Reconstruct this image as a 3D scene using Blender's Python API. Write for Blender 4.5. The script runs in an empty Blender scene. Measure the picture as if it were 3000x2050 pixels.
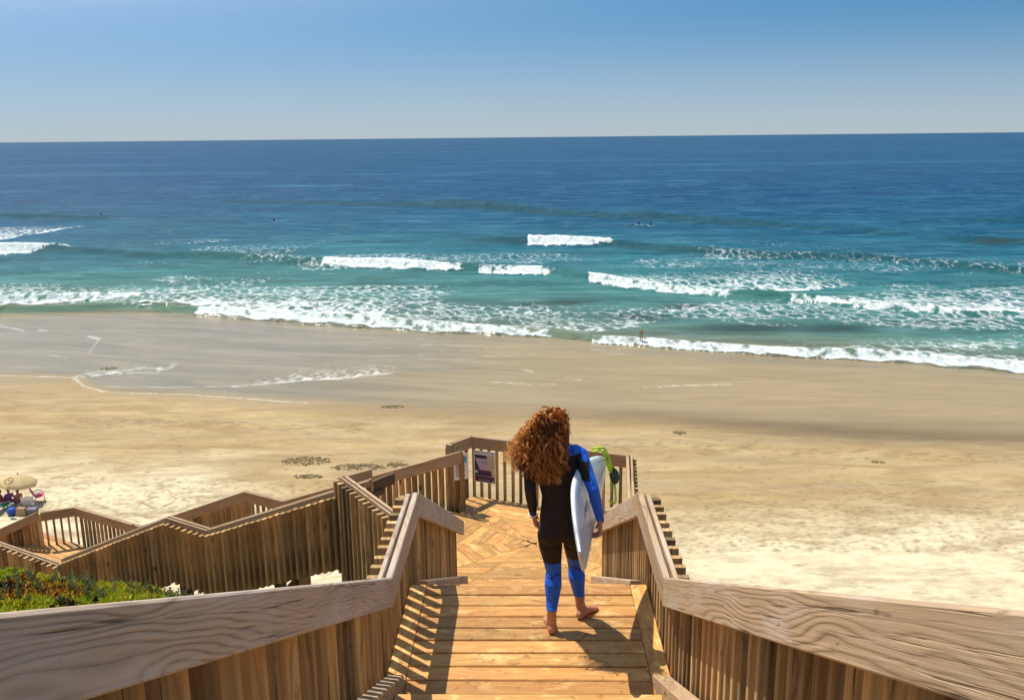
import bpy, bmesh, math, random
import numpy as np
from mathutils import Vector, Matrix, Quaternion
random.seed(7); rng = np.random.default_rng(7)
S = bpy.context.scene
COL = S.collection
R = math.radians

# ------------------------------------------------------------------ camera, sky, sun, exposure
CAM_H = 22.0            # metres above the sea
DK = 18.8               # upper landing deck level
PITCH, YAW, ROLL, FPX = R(13.3), R(1.16), R(.58), 2640.0
cam_d = bpy.data.cameras.new('camera'); cam = bpy.data.objects.new('camera', cam_d); COL.objects.link(cam)
S.camera = cam
cam_d.sensor_width = 36; cam_d.lens = 36 * FPX / 3000; cam_d.clip_start = .05; cam_d.clip_end = 80000
fw = np.array([-math.sin(YAW) * math.cos(PITCH), math.cos(YAW) * math.cos(PITCH), -math.sin(PITCH)])
r0 = np.array([math.cos(YAW), math.sin(YAW), 0]); u0 = np.cross(r0, fw)
rt = r0 * math.cos(ROLL) - u0 * math.sin(ROLL); up = u0 * math.cos(ROLL) + r0 * math.sin(ROLL)
cam.matrix_world = Matrix(((rt[0], up[0], -fw[0], 0), (rt[1], up[1], -fw[1], 0), (rt[2], up[2], -fw[2], CAM_H), (0, 0, 0, 1)))

SUN = Vector((-.40, .33, 1.0)).normalized()
w = bpy.data.worlds.new('World'); S.world = w; w.use_nodes = True
wn = w.node_tree.nodes; wl = w.node_tree.links
sky = wn.new('ShaderNodeTexSky'); sky.sky_type = 'NISHITA'; sky.sun_disc = False
sky.sun_elevation = math.asin(SUN.z); sky.sun_rotation = math.atan2(SUN.x, SUN.y)
sky.altitude = 20; sky.air_density = 1.0; sky.dust_density = 1.3; sky.ozone_density = 2.0
tc = wn.new('ShaderNodeTexCoord'); mp = wn.new('ShaderNodeMapping'); mp.inputs['Scale'].default_value = (1, 1, 4.0); mp.inputs['Location'].default_value = (0, 0, .10)
hs = wn.new('ShaderNodeHueSaturation'); hs.inputs['Saturation'].default_value = 1.38; hs.inputs['Hue'].default_value = .478; hs.inputs['Value'].default_value = .92
bgn = wn['Background']; bgn.inputs['Strength'].default_value = .115
wl.new(tc.outputs['Generated'], mp.inputs['Vector']); wl.new(mp.outputs[0], sky.inputs['Vector'])
wl.new(sky.outputs[0], hs.inputs['Color'])
sz = wn.new('ShaderNodeSeparateXYZ'); wl.new(tc.outputs['Generated'], sz.inputs[0])
hz = wn.new('ShaderNodeMapRange'); hz.interpolation_type = 'SMOOTHSTEP'; wl.new(sz.outputs[2], hz.inputs[0])      # pale sea haze low over the horizon, all the way round
for i_, v_ in enumerate((-.03, .15, .95, 0.)): hz.inputs[1 + i_].default_value = v_
hm = wn.new('ShaderNodeMix'); hm.data_type = 'RGBA'; wl.new(hz.outputs[0], hm.inputs[0]); wl.new(hs.outputs[0], hm.inputs[6]); hm.inputs[7].default_value = (3.15, 3.5, 3.75, 1)
wl.new(hm.outputs[2], bgn.inputs['Color'])
sun_d = bpy.data.lights.new('sun', 'SUN'); sun_d.energy = 4.4; sun_d.angle = R(.5); sun_d.color = (1, .93, .82)
sun = bpy.data.objects.new('sun', sun_d); COL.objects.link(sun)
sun.rotation_euler = (-SUN).to_track_quat('-Z', 'Y').to_euler(); sun.location = (0, 0, 60)
S.view_settings.view_transform = 'Standard'; S.view_settings.look = 'None'
S.view_settings.exposure = .35; S.view_settings.gamma = 1; S.view_settings.use_curve_mapping = False

# ------------------------------------------------------------------ small helpers
def ray(x, y):                      # survey helper: direction in which a spot of the 3000 x 2050 photograph lies
    return fw + rt * ((x - 1500) / FPX) - up * ((y - 1025) / FPX)
def at_z(x, y, z):
    d = ray(x, y); return np.array([0, 0, CAM_H]) + d * ((z - CAM_H) / d[2])
def at_y(x, y, Y):
    d = ray(x, y); return np.array([0, 0, CAM_H]) + d * (Y / d[1])
def V(*a): return Vector(a)

def tag(o, label=None, cat=None, group=None, kind=None):
    if label: o['label'] = label
    if cat: o['category'] = cat
    if group: o['group'] = group
    if kind: o['kind'] = kind
    return o
def thing(name, loc, label, cat, group=None):
    o = bpy.data.objects.new(name, None); COL.objects.link(o); o.location = loc
    o.empty_display_size = .1
    return tag(o, label, cat, group)
def place(o, parent=None, M=Matrix()):
    COL.objects.link(o)
    if parent is not None:
        o.parent = parent
        o.matrix_basis = wm(parent).inverted() @ M
    else: o.matrix_basis = M
    return o
def wm(o):
    m = o.matrix_basis.copy()
    while o.parent is not None:
        o = o.parent; m = o.matrix_basis @ m
    return m
def mesh_obj(name, verts, faces, mat, parent=None, M=Matrix(), smooth=False):
    me = bpy.data.meshes.new(name); me.from_pydata([tuple(v) for v in verts], [], faces)
    if mat is not None:
        for m in (mat if isinstance(mat, (list, tuple)) else [mat]): me.materials.append(m)
    if smooth: me.shade_smooth()
    me.update()
    return place(bpy.data.objects.new(name, me), parent, M)
def bm_obj(name, bm, mat, parent=None, M=Matrix(), smooth=False):
    me = bpy.data.meshes.new(name); bm.normal_update(); bm.to_mesh(me); bm.free()
    for m in (mat if isinstance(mat, (list, tuple)) else [mat]): me.materials.append(m)
    if smooth: me.shade_smooth()
    return place(bpy.data.objects.new(name, me), parent, M)
def set_attr(me, name, arr):
    a = me.attributes.new(name, 'FLOAT', 'POINT'); a.data.foreach_set('value', np.asarray(arr, np.float32).ravel())

def vnoise(x, y, seed=0):
    x = np.asarray(x, float); y = np.asarray(y, float)
    xi = np.floor(x).astype(np.int64); yi = np.floor(y).astype(np.int64); fx = x - xi; fy = y - yi
    def h(a, b):
        n = (a * 374761393 + b * 668265263 + seed * 1442695041) & 0x7fffffff
        n = ((n ^ (n >> 13)) * 1274126177) & 0x7fffffff
        return ((n ^ (n >> 16)) & 0xffff) / 65535.0
    sx = fx * fx * (3 - 2 * fx); sy = fy * fy * (3 - 2 * fy)
    return (h(xi, yi) * (1 - sx) + h(xi + 1, yi) * sx) * (1 - sy) + (h(xi, yi + 1) * (1 - sx) + h(xi + 1, yi + 1) * sx) * sy
def fbm(x, y, seed=0, n=4):
    t = 0; a = .5
    for k in range(n): t = t + a * vnoise(x * 2 ** k, y * 2 ** k, seed + k); a *= .5
    return t / (1 - .5 ** n)
def sstep(a, b, x): t = np.clip((x - a) / (b - a), 0, 1); return t * t * (3 - 2 * t)

# ------------------------------------------------------------------ materials
class NT:
    def __init__(s, name):
        s.m = bpy.data.materials.new(name); s.m.use_nodes = True
        s.t = s.m.node_tree; s.n = s.t.nodes; s.l = s.t.links
        s.b = s.n['Principled BSDF']; s.out = s.n['Material Output']
    def add(s, t, **k):
        o = s.n.new(t)
        for a, v in k.items(): setattr(o, a, v)
        return o
    def put(s, v, sock):
        if hasattr(v, 'is_linked') or isinstance(v, bpy.types.NodeSocket): s.l.new(v, sock)
        else: sock.default_value = v
    def math(s, op, a, b=0.0, c=0.0):
        o = s.add('ShaderNodeMath', operation=op); s.put(a, o.inputs[0]); s.put(b, o.inputs[1]); s.put(c, o.inputs[2]); return o.outputs[0]
    def mapr(s, v, a, b, c=0., d=1., smooth=False):
        o = s.add('ShaderNodeMapRange'); o.interpolation_type = 'SMOOTHSTEP' if smooth else 'LINEAR'
        s.put(v, o.inputs[0])
        for i, k in enumerate((a, b, c, d)): s.put(k, o.inputs[1 + i])
        return o.outputs[0]
    def mix(s, f, a, b, mode='MIX'):
        o = s.add('ShaderNodeMix', data_type='RGBA', blend_type=mode); s.put(f, o.inputs[0]); s.put(a, o.inputs[6]); s.put(b, o.inputs[7]); return o.outputs[2]
    def obj(s): return s.add('ShaderNodeTexCoord').outputs['Object']
    def pos(s): return s.add('ShaderNodeNewGeometry').outputs['Position']
    def scale(s, v, k, off=None):
        o = s.add('ShaderNodeVectorMath', operation='MULTIPLY'); s.l.new(v, o.inputs[0]); o.inputs[1].default_value = k; return o.outputs[0]
    def vadd(s, v, wv):
        o = s.add('ShaderNodeVectorMath', operation='ADD'); s.l.new(v, o.inputs[0]); s.l.new(wv, o.inputs[1]); return o.outputs[0]
    def noise(s, v, sc, det=3, rough=.55, dist=0.):
        o = s.add('ShaderNodeTexNoise'); s.l.new(v, o.inputs['Vector']); o.inputs['Scale'].default_value = sc
        o.inputs['Detail'].default_value = det; o.inputs['Roughness'].default_value = rough; o.inputs['Distortion'].default_value = dist
        return o.outputs[0]
    def ramp(s, f, stops):
        o = s.add('ShaderNodeValToRGB'); e = o.color_ramp.elements
        while len(e) < len(stops): e.new(.5)
        for k, (p, c) in enumerate(stops): e[k].position = p; e[k].color = (*c, 1)
        s.l.new(f, o.inputs[0]); return o.outputs[0]
    def rnd(s): return s.add('ShaderNodeObjectInfo').outputs['Random']
    def attr(s, name): return s.add('ShaderNodeAttribute', attribute_name=name).outputs['Fac']
    def bump(s, h, st, d=.01):
        o = s.add('ShaderNodeBump'); o.inputs['Strength'].default_value = st; o.inputs['Distance'].default_value = d
        s.l.new(h, o.inputs['Height']); s.l.new(o.outputs[0], s.b.inputs['Normal']); return o
    def fin(s, col, rough=.7, spec=.3):
        s.put(col, s.b.inputs['Base Color']); s.put(rough, s.b.inputs['Roughness']); s.b.inputs['Specular IOR Level'].default_value = spec
        return s.m
def c4(c): return (*c, 1)
def paint(name, c, rough=.5, spec=.4, var=.12, sc=6.):
    t = NT(name); n = t.noise(t.obj(), sc, 3)
    return t.fin(t.mix(n, c4([k * (1 - var) for k in c]), c4([min(1, k * (1 + var)) for k in c])), rough, spec)

def wood(name, light, dark, worn, ring=.5, freq=30., worn_amt=.4, spread=.35, warm=None, rough=.75, bump=.35, streak=1.):
    t = NT(name); o = t.obj(); r = t.rnd()
    off = t.add('ShaderNodeCombineXYZ'); t.l.new(t.math('MULTIPLY', r, 37.), off.inputs[0]); t.l.new(t.math('MULTIPLY', r, 91.), off.inputs[1]); t.l.new(t.math('MULTIPLY', r, 53.), off.inputs[2])
    p = t.vadd(o, off.outputs[0])
    low = t.noise(t.scale(p, (.9, 4.5, 4.5)), 1.0, 2, .4, .2); mid = t.noise(t.scale(p, (3., 18., 18.)), 1., 2, .5)
    sx = t.add('ShaderNodeSeparateXYZ'); t.l.new(o, sx.inputs[0])
    vk = t.add('ShaderNodeTexVoronoi'); vk.inputs['Scale'].default_value = 1.; t.l.new(t.scale(p, (1.7, 1., 5.2)), vk.inputs['Vector'])
    kd = t.math('POWER', 2.718, t.math('MULTIPLY', vk.outputs['Distance'], -7.))
    wz = t.noise(t.scale(p, (.6, 2.5, 2.5)), 1., 2, .5)
    ph = t.math('ADD', t.math('MULTIPLY', t.math('POWER', t.math('ADD', t.math('ABSOLUTE', t.math('ADD', sx.outputs[2], .04)), .001), .8), freq * 6.), t.math('MULTIPLY', low, freq * 2.3))
    ph = t.math('ADD', t.math('ADD', ph, t.math('MULTIPLY', mid, 3.5)), t.math('MULTIPLY', kd, 16.))
    rings = t.mapr(t.math('SINE', ph), -1., 1., 0., 1.); rings = t.math('POWER', rings, .28)
    rings = t.mix(t.mapr(wz, .36, .62), t.math('ADD', t.math('MULTIPLY', rings, .25), .65), rings)
    fine = t.noise(t.scale(p, (1.6, 95., 95.)), 1., 4, .7)
    crk = t.noise(t.scale(p, (1.1, 60., 60.)), 1., 3, .55, .2)
    big = t.noise(t.scale(p, (1.3, 5., 5.)), 1.6, 4, .6)
    g = t.math('ADD', t.math('MULTIPLY', rings, ring), t.math('MULTIPLY', fine, 1 - ring))
    g = t.mapr(g, .18, .78)
    col = t.mix(g, c4(dark), c4(light))
    col = t.mix(t.math('MULTIPLY', t.mapr(big, .45, .72, 0, 1, True), worn_amt), col, c4(worn))
    if warm:
        r2 = t.math('FRACT', t.math('MULTIPLY', r, 17.31)); col = t.mix(t.mapr(r2, .45, 1., 0., .8), col, t.mix(g, c4([k * .55 for k in warm]), c4(warm)))
    col = t.mix(t.mapr(vk.outputs['Distance'], .05, .12, .85, 0., True), col, c4([k * .6 for k in dark]))
    sp = t.noise(t.scale(p, (9., 30., 30.)), 1., 2, .5); col = t.mix(t.mapr(sp, .70, .78, 0., .6), col, c4([k * .45 for k in dark]))
    col = t.mix(t.mapr(crk, .64, .70, 0., .75, True), col, c4([k * .35 for k in dark]))
    hv = t.add('ShaderNodeHueSaturation'); t.l.new(col, hv.inputs['Color'])
    t.l.new(t.mapr(t.math('FRACT', t.math('MULTIPLY', r, 7.77)), 0., 1., 1 - spread, 1 + spread), hv.inputs['Value'])
    t.bump(t.math('SUBTRACT', t.math('ADD', t.math('MULTIPLY', rings, .4), fine), t.math('MULTIPLY', t.mapr(crk, .62, .70), 1.5)), bump * .7, .004)
    return t.fin(hv.outputs[0], rough, .25)

M_RAIL = wood('weathered_rail_wood', (.54, .385, .235), (.15, .088, .046), (.55, .46, .37), ring=.5, freq=26, worn_amt=.75, spread=.08, bump=.8)
M_RAILG = wood('grey_rail_wood', (.60, .46, .34), (.15, .10, .068), (.60, .53, .47), ring=.42, freq=44, worn_amt=.6, spread=.08, bump=.9)
M_RAIL2 = wood('brown_rail_wood', (.50, .34, .195), (.19, .11, .058), (.46, .36, .25), ring=.5, freq=22, worn_amt=.35, spread=.14)
M_BAL = wood('baluster_wood', (.52, .335, .145), (.10, .055, .024), (.52, .39, .25), ring=.4, freq=16, worn_amt=.35, spread=.58, warm=(.40, .22, .09))
M_BAL2 = wood('gold_baluster_wood', (.54, .34, .14), (.13, .07, .028), (.44, .33, .19), ring=.4, freq=14, worn_amt=.25, spread=.38, warm=(.42, .23, .09))
M_DARK = wood('shaded_frame_wood', (.17, .11, .07), (.06, .036, .022), (.2, .15, .11), spread=.2)  # darker copy of the wood, shade under the stairs put into its colour
def deckwood():
    t = NT('deck_plank_wood'); o = t.obj(); r = t.rnd()
    off = t.add('ShaderNodeCombineXYZ'); t.l.new(t.math('MULTIPLY', r, 61.), off.inputs[0]); t.l.new(t.math('MULTIPLY', r, 29.), off.inputs[1])
    p = t.vadd(o, off.outputs[0])
    fine = t.noise(t.scale(p, (2.5, 60., 60.)), 1., 3, .6)
    low = t.noise(t.scale(p, (1.2, 9., 9.)), 1., 2, .5, .4); rings = t.mapr(t.math('SINE', t.math('MULTIPLY', low, 46.)), -1., 1.)
    blot = t.noise(t.scale(p, (5., 9., 9.)), 1., 4, .65)
    blot2 = t.noise(t.scale(p, (7., 11., 11.)), 1.3, 3, .6, 1.)
    col = t.mix(t.math('ADD', t.math('MULTIPLY', fine, .65), t.math('MULTIPLY', rings, .35)), c4((.40, .18, .045)), c4((.68, .385, .115)))
    col = t.mix(t.mapr(blot, .52, .66, 0., .75, True), col, c4((.80, .53, .20)))
    col = t.mix(t.mapr(blot2, .55, .72, 0., .75, True), col, c4((.20, .095, .04)))
    b3 = t.noise(t.scale(o, (2., 3., 3.)), 1.7, 5, .7); col = t.mix(t.mapr(b3, .5, .7, 0., .5), col, c4((.40, .22, .085)))
    sm = t.noise(t.scale(p, (16., 26., 26.)), 1., 3, .6); col = t.mix(t.mapr(sm, .64, .70, 0., .55), col, c4((.86, .62, .30)))
    r2 = t.math('FRACT', t.math('MULTIPLY', r, 11.3)); col = t.mix(t.mapr(r2, .6, 1., 0., .35), col, c4((.58, .21, .06)))
    hv = t.add('ShaderNodeHueSaturation'); t.l.new(col, hv.inputs['Color'])
    t.l.new(t.mapr(t.math('FRACT', t.math('MULTIPLY', r, 5.17)), 0., 1., .74, 1.2), hv.inputs['Value'])
    t.bump(fine, .5, .004)
    return t.fin(hv.outputs[0], .55, .35)
M_DECK = deckwood()

# ------------------------------------------------------------------ boards
def frame(xd, up_hint=(0, 0, 1)):
    x = Vector(xd).normalized(); y = Vector(up_hint).cross(x)
    if y.length < 1e-4: y = Vector((0, 1, 0)).cross(x)
    y.normalize(); z = x.cross(y)
    return x, y, z
def mat4(x, y, z, o): return Matrix(((x[0], y[0], z[0], o[0]), (x[1], y[1], z[1], o[1]), (x[2], y[2], z[2], o[2]), (0, 0, 0, 1)))
def section(y0, y1, z0, z1, c):
    return [(y0 + c, z0), (y1 - c, z0), (y1, z0 + c), (y1, z1 - c), (y1 - c, z1), (y0 + c, z1), (y0, z1 - c), (y0, z0 + c)]
def bar_mesh(name, L, y0, y1, z0, z1, c, sh0, sh1, mat, cuts=()):
    # a chamfered board along local x; sh0/sh1 slope its two end cuts (dx per dz) so that they stay plumb
    sec = section(y0, y1, z0, z1, c); vs = []; fs = []
    st = [0.] + list(cuts) + [L]
    for k, x in enumerate(st):
        sh = sh0 + (sh1 - sh0) * (x / L)
        vs += [(x + z * sh, y, z) for y, z in sec]
    for k in range(len(st) - 1):
        a = k * 8
        for i in range(8):
            j = (i + 1) % 8; fs.append((a + i, a + j, a + 8 + j, a + 8 + i))
    fs.append(tuple(range(7, -1, -1))); e = (len(st) - 1) * 8; fs.append(tuple(range(e, e + 8)))
    me = bpy.data.meshes.new(name); me.from_pydata(vs, [], fs); me.materials.append(mat); me.update()
    return me
_cache = {}
def board(name, p0, p1, h, t, mat, parent, side=0., plumb=True, c=.006):
    """a board whose top centre line runs p0 -> p1, h tall (vertical), t thick"""
    p0 = Vector(p0); p1 = Vector(p1); d = p1 - p0; L = d.length
    x, y, z = frame(d); cs = math.hypot(d.x, d.y) / L
    dn = Vector((0, 0, -1)); k = (dn.dot(x) / dn.dot(z)) if plumb and cs > .05 else 0.
    me = bar_mesh(name, L, -t / 2 + side, t / 2 + side, -h * cs, 0, c, k, k, mat)
    return place(bpy.data.objects.new(name, me), parent, mat4(x, y, z, p0))
def upright(name, x, y, z0, z1, ang, wd, dp, mat, parent, c=.004, top=0.):
    """vertical member: wd along the fence direction ang, dp across"""
    L = round(z1 - z0, 2); key = (name, L, wd, dp, mat.name)
    if key not in _cache: _cache[key] = bar_mesh(name, L, -wd / 2, wd / 2, -dp / 2, dp / 2, c, 0, 0, mat)
    X = Vector((0, 0, 1)); Y = Vector((math.cos(ang), math.sin(ang), 0)); Z = X.cross(Y)
    return place(bpy.data.objects.new(name, _cache[key]), parent, mat4(X, Y, Z, (x, y, z1 - L)))

def railing(th, path, out, rail_h=.184, bl=.74, pitch=.122, ends=(True, True), mats=None, sub=.30, grid=None, cleat=True, drop=.025, skirt=0., bw=.042, bd=.088, thin=False):
    """path: [(x, y, ztop)], out=+1 when outside lies to the left of the path direction.  Rail inside, cleat, balusters outside."""
    mr, mb = mats or (M_RAIL2, M_BAL)
    P = [Vector(p) for p in path]
    def normal(i):
        d = P[i + 1] - P[i]; return Vector((-d.y, d.x, 0)).normalized() * out
    def offset(i, o):           # mitred point i at offset o outwards
        if i == 0: return P[0] + normal(0) * o
        if i == len(P) - 1: return P[-1] + normal(i - 1) * o
        a, b = normal(i - 1), normal(i); m = (a + b)
        if m.length < .3: return P[i] + a * o
        m.normalize(); return P[i] + m * (o / max(.35, m.dot(a)))
    for i in range(len(P) - 1):
        if thin: bw, bd = (.044, .088) if abs((P[i + 1] - P[i]).z) > .05 else (.036, .052)
        a, b = offset(i, .02), offset(i + 1, .02); d = (b - a)
        u = Vector((d.x, d.y, 0)).normalized()
        if i > 0: a = a + d * (.003 / d.length)
        rb = board('rail', a, b, rail_h, .04, mr[i] if isinstance(mr, list) else mr, th)
        if cleat:
            a2, b2 = offset(i, .075) - V(0, 0, .008), offset(i + 1, .075) - V(0, 0, .008); dd = b2 - a2
            board('cleat', a2 + dd * (.004 / dd.length), b2 - dd * (.004 / dd.length), .09, .03, mr[i] if isinstance(mr, list) else mr, th)
        if skirt:
            zz_ = bl + (sub if abs((P[i + 1] - P[i]).z) > .05 else .12) - skirt - .01; a4, b4 = offset(i, .075) - V(0, 0, zz_), offset(i + 1, .075) - V(0, 0, zz_); d4 = b4 - a4
            board('skirt_board', a4 + d4 * (.004 / d4.length), b4 - d4 * (.004 / d4.length), skirt, .03, mr[i] if isinstance(mr, list) else mr, th)
        o = .092 + bd / 2; a3, b3 = offset(i, o), offset(i + 1, o); d3 = b3 - a3; Lh = math.hypot(d3.x, d3.y)
        n = max(1, int(round((Lh - .05) / pitch))); ang = math.atan2(d3.y, d3.x)
        for k in range(n):
            f = (k + .5) / n; q = a3 + d3 * f
            j = random.uniform(-.004, .004)
            upright('baluster', q.x + u.x * j, q.y + u.y * j, q.z - bl - (sub if abs(d3.z) > .05 else .12), q.z - drop + random.uniform(-.004, .004), ang + random.uniform(-.03, .03), bw, bd,
                    mb[i] if isinstance(mb, list) else mb, th)
def post(th, x, y, z0, z1, ang=0., w=.09, mat=None, name='post'):
    return upright(name, x, y, z0, z1, ang, w, w, mat or M_RAIL2, th, c=.008)

# ------------------------------------------------------------------ terrain: sand
XC = -.02      # centre line of the walkway
PL = lambda pts, z=0.: np.array([at_z(x, y, z)[:2] for x, y in pts])
K = 1.2909     # from the 2324-wide view to photograph pixels
def disp(pts): return [(x * K, y * K) for x, y in pts]
wl_pts = PL(disp([(-900, 716), (-300, 716), (0, 712), (300, 712), (440, 716), (700, 736), (950, 752), (1240, 768), (1345, 776), (1500, 785), (1700, 798), (2000, 815), (2324, 842), (2800, 880)]))
def Yw(x): return np.interp(x, wl_pts[:, 0], wl_pts[:, 1])
def sand_z(x, Y):
    t = (Yw(x) - Y) / (Yw(x) - 36.)
    z = np.where(t > 0, 3.1 * np.clip(t, 0, 1) ** 1.15 + np.clip(t - 1, 0, 9) * .6, t * 5.0)
    return z + (fbm(x * .15, Y * .15, 3) - .5) * .22 * np.clip(t * 3, 0, 1)
def fan(sl, Ys):
    s, Yg = np.meshgrid(sl, Ys); return s * Yg, Yg
def grid_mesh(name, X, Y, Z, mat):
    n, m = X.shape
    me = bpy.data.meshes.new(name); nv = n * m
    me.vertices.add(nv); me.vertices.foreach_set('co', np.stack([X, Y, Z], -1).astype(np.float32).ravel())
    i = np.arange(nv).reshape(n, m); q = np.stack([i[:-1, :-1], i[:-1, 1:], i[1:, 1:], i[1:, :-1]], -1).reshape(-1, 4)
    me.loops.add(q.size); me.loops.foreach_set('vertex_index', q.astype(np.int32).ravel())
    me.polygons.add(len(q)); me.polygons.foreach_set('loop_start', np.arange(0, q.size, 4, dtype=np.int32))
    me.materials.append(mat); me.update(calc_edges=True); me.shade_smooth()
    o = bpy.data.objects.new(name, me); COL.objects.link(o); return o
def seg_dist(X, Y, pts, ky=1.0):
    """distance to a polyline (world metres); ky squeezes the depth direction"""
    d = np.full(X.shape, 1e9)
    for (x0, y0), (x1, y1) in zip(pts[:-1], pts[1:]):
        ax, ay = x1 - x0, (y1 - y0) * ky; L = ax * ax + ay * ay + 1e-9
        t = np.clip(((X - x0) * ax + (Y - y0) * ky * ay) / L, 0, 1)
        d = np.minimum(d, np.hypot(X - x0 - t * ax, (Y - y0) * ky - t * ay))
    return d

def build_sand():
    sl = np.linspace(-.86, .86, 760); Ys = 1 / np.linspace(1 / 132., 1 / 24., 640)
    Ys = np.concatenate([[14., 18.], Ys[::-1]]); Ys.sort()
    X, Y = fan(sl, Ys); Z = sand_z(X, Y)
    u = (Yw(X) - Y)                                  # metres up the beach from the water line
    wob = (fbm(X * .05, Y * .05, 11) - .5) * 9
    # upper edge of the wet sand, surveyed from the photograph
    wet_pts = PL(disp([(-600, 905), (0, 885), (180, 880), (260, 908), (480, 915), (700, 935), (1000, 948), (1300, 952), (1500, 955), (1900, 985), (2324, 1005), (2900, 1040)]), 1.2)
    Ye = np.interp(X, wet_pts[:, 0], wet_pts[:, 1])
    wet = sstep(-2.5, 3.0, Y - Ye + wob * .25)
    damp = np.exp(-((Y - Ye + wob * .5) / 3.2) ** 2) * (.35 + .9 * fbm(X * .12, Y * .5, 5)) * sstep(-25, 20, X)
    film_pts = PL([(-900, 1115), (0, 1109), (220, 1114), (226, 1122), (271, 1155), (361, 1168), (549, 1169), (645, 1177), (900, 1195), (1300, 1215)], 1.0)
    f2_pts = PL([(316, 1152), (480, 1152), (684, 1144), (871, 1125), (1007, 1113), (1149, 1092)], .8)
    film = np.zeros_like(X)
    Yf = np.interp(X, film_pts[:, 0], film_pts[:, 1]); film = np.maximum(film, sstep(-.5, 2.2, Y - Yf) * sstep(18, -26, X + wob))
    Yf2 = np.interp(X, f2_pts[:, 0], f2_pts[:, 1]); film = np.maximum(film, .9 * sstep(-.2, .6, Y - Yf2) * sstep(f2_pts[0, 0] - 3, f2_pts[0, 0] + 2, X) * sstep(f2_pts[-1, 0] + 25, f2_pts[-1, 0], X))
    film = np.maximum(film, .75 * sstep(9, 3, u + wob * .4))
    lace = np.zeros_like(X)
    def line(pts, z, wd, st, ky=.55):
        nonlocal lace
        p = PL(pts, z); m = (X > p[:, 0].min() - 2) & (X < p[:, 0].max() + 2) & (Y > p[:, 1].min() - 4) & (Y < p[:, 1].max() + 4)
        d = seg_dist(X[m], Y[m], p, ky); k = st * .62 * np.clip(1.15 - d / wd, 0, 1) * np.clip(.15 + 1.5 * vnoise(X[m] * 1.3, Y[m] * 1.3, 8) * vnoise(X[m] * 4, Y[m] * 4, 9) * 1.6, 0, 1)
        lace[m] = np.maximum(lace[m], np.clip(k, 0, 1))
    line([(0, 1109), (215, 1114), (226, 1122), (245, 1143), (300, 1162), (361, 1167), (549, 1168), (645, 1176), (760, 1184), (900, 1195)], 1.0, .10, .8)
    line([(684, 1144), (871, 1125), (1007, 1113), (1100, 1100), (1149, 1092)], .8, .24, 1.0)
    line([(316, 1152), (480, 1152), (684, 1144)], .8, .12, .6)
    line([(226, 1117), (260, 1105), (330, 1094), (400, 1088), (505, 1080)], .8, .25, .6)
    line([(0, 955), (40, 965), (70, 972)], .2, .25, .9); line([(115, 971), (140, 972)], .2, .25, .9)
    line([(262, 990), (290, 998)], .3, .3, 1.0); line([(290, 998), (268, 1035), (262, 1050)], .4, .1, .5)
    line([(140, 1050), (200, 1062)], .5, .1, .5)
    line([(1527, 1083), (1560, 1095)], .6, .12, .7); line([(1660, 1112), (1700, 1120)], .6, .12, .7); line([(1580, 1136), (1625, 1134)], .7, .1, .6)
    line([(1885, 1140), (1925, 1138), (2140, 1126)], .7, .1, .8); line([(1440, 1128), (1560, 1137)], .7, .1, .6); line([(1180, 1060), (1420, 1052)], .4, .1, .35)
    for k in range(14):
        x0 = random.uniform(900, 1750); y0 = 1000 + random.uniform(0, 70) + (x0 - 900) * .02
        line([(x0, y0), (x0 + 60, y0 + random.uniform(-9, 3)), (x0 + random.uniform(110, 230), y0 + random.uniform(-18, 8))], .3, .07, .30)
    # foam grain behind the second swash front
    m2 = np.exp(-np.clip(Y - Yf2, 0, 99) / 2.2) * (Y > Yf2) * sstep(f2_pts[2, 0] - 1, f2_pts[3, 0], X) * sstep(f2_pts[-1, 0] + .5, f2_pts[-1, 0] - 1.5, X)
    lace = np.maximum(lace, m2 * sstep(.55, .75, vnoise(X * 3, Y * 2, 4)) * .8)
    Y3 = np.interp(X, PL([(226, 1117), (505, 1080)], .8)[:, 0], PL([(226, 1117), (505, 1080)], .8)[:, 1]); a0, a1 = PL([(226, 1117), (505, 1080)], .8)[:, 0]
    lace = np.maximum(lace, np.exp(-np.abs(Y - Y3) / 1.1) * (X > a0) * (X < a1) * sstep(.5, .7, vnoise(X * 3, Y * 2, 14)) * .7)
    # strokes drawn with a foot in the dry sand, footprints and cart tracks
    trk = np.zeros_like(X)
    def stroke(pts, wd=.13, st=1.):
        p = PL(pts, 2.9); i0, i1 = np.searchsorted(Ys, [p[:, 1].min() - .6, p[:, 1].max() + .6]); c0, c1 = np.searchsorted(sl, [min(p[:, 0] / p[:, 1]) - .03, max(p[:, 0] / p[:, 1]) + .03])
        if i1 - i0 < 2 or c1 - c0 < 2: return
        w_ = (slice(i0, i1), slice(c0, c1)); x_, y_ = X[w_], Y[w_]
        d = seg_dist(x_, y_, p); trk[w_] = np.maximum(trk[w_], st * np.clip(1.2 - d / wd, 0, 1) * (.5 + .8 * vnoise(x_ * 3, y_ * 3, 2)))
    r1 = lambda L: [(x * .5353, 1200 + y * .5353) for x, y in L]
    for L in ([(980, 525), (1060, 490), (1110, 478)], [(980, 528), (1010, 520), (1060, 525), (1110, 500)], [(985, 550), (1030, 535), (1040, 555), (990, 560)], [(270, 345), (350, 310), (430, 300)], [(300, 335), (400, 318), (440, 303)],
              [(760, 470), (860, 525), (930, 520)], [(700, 500), (790, 470), (850, 440)], [(830, 540), (900, 500), (950, 470)], [(530, 490), (640, 540)], [(640, 560), (720, 545), (830, 580)]): stroke(r1(L))
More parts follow.
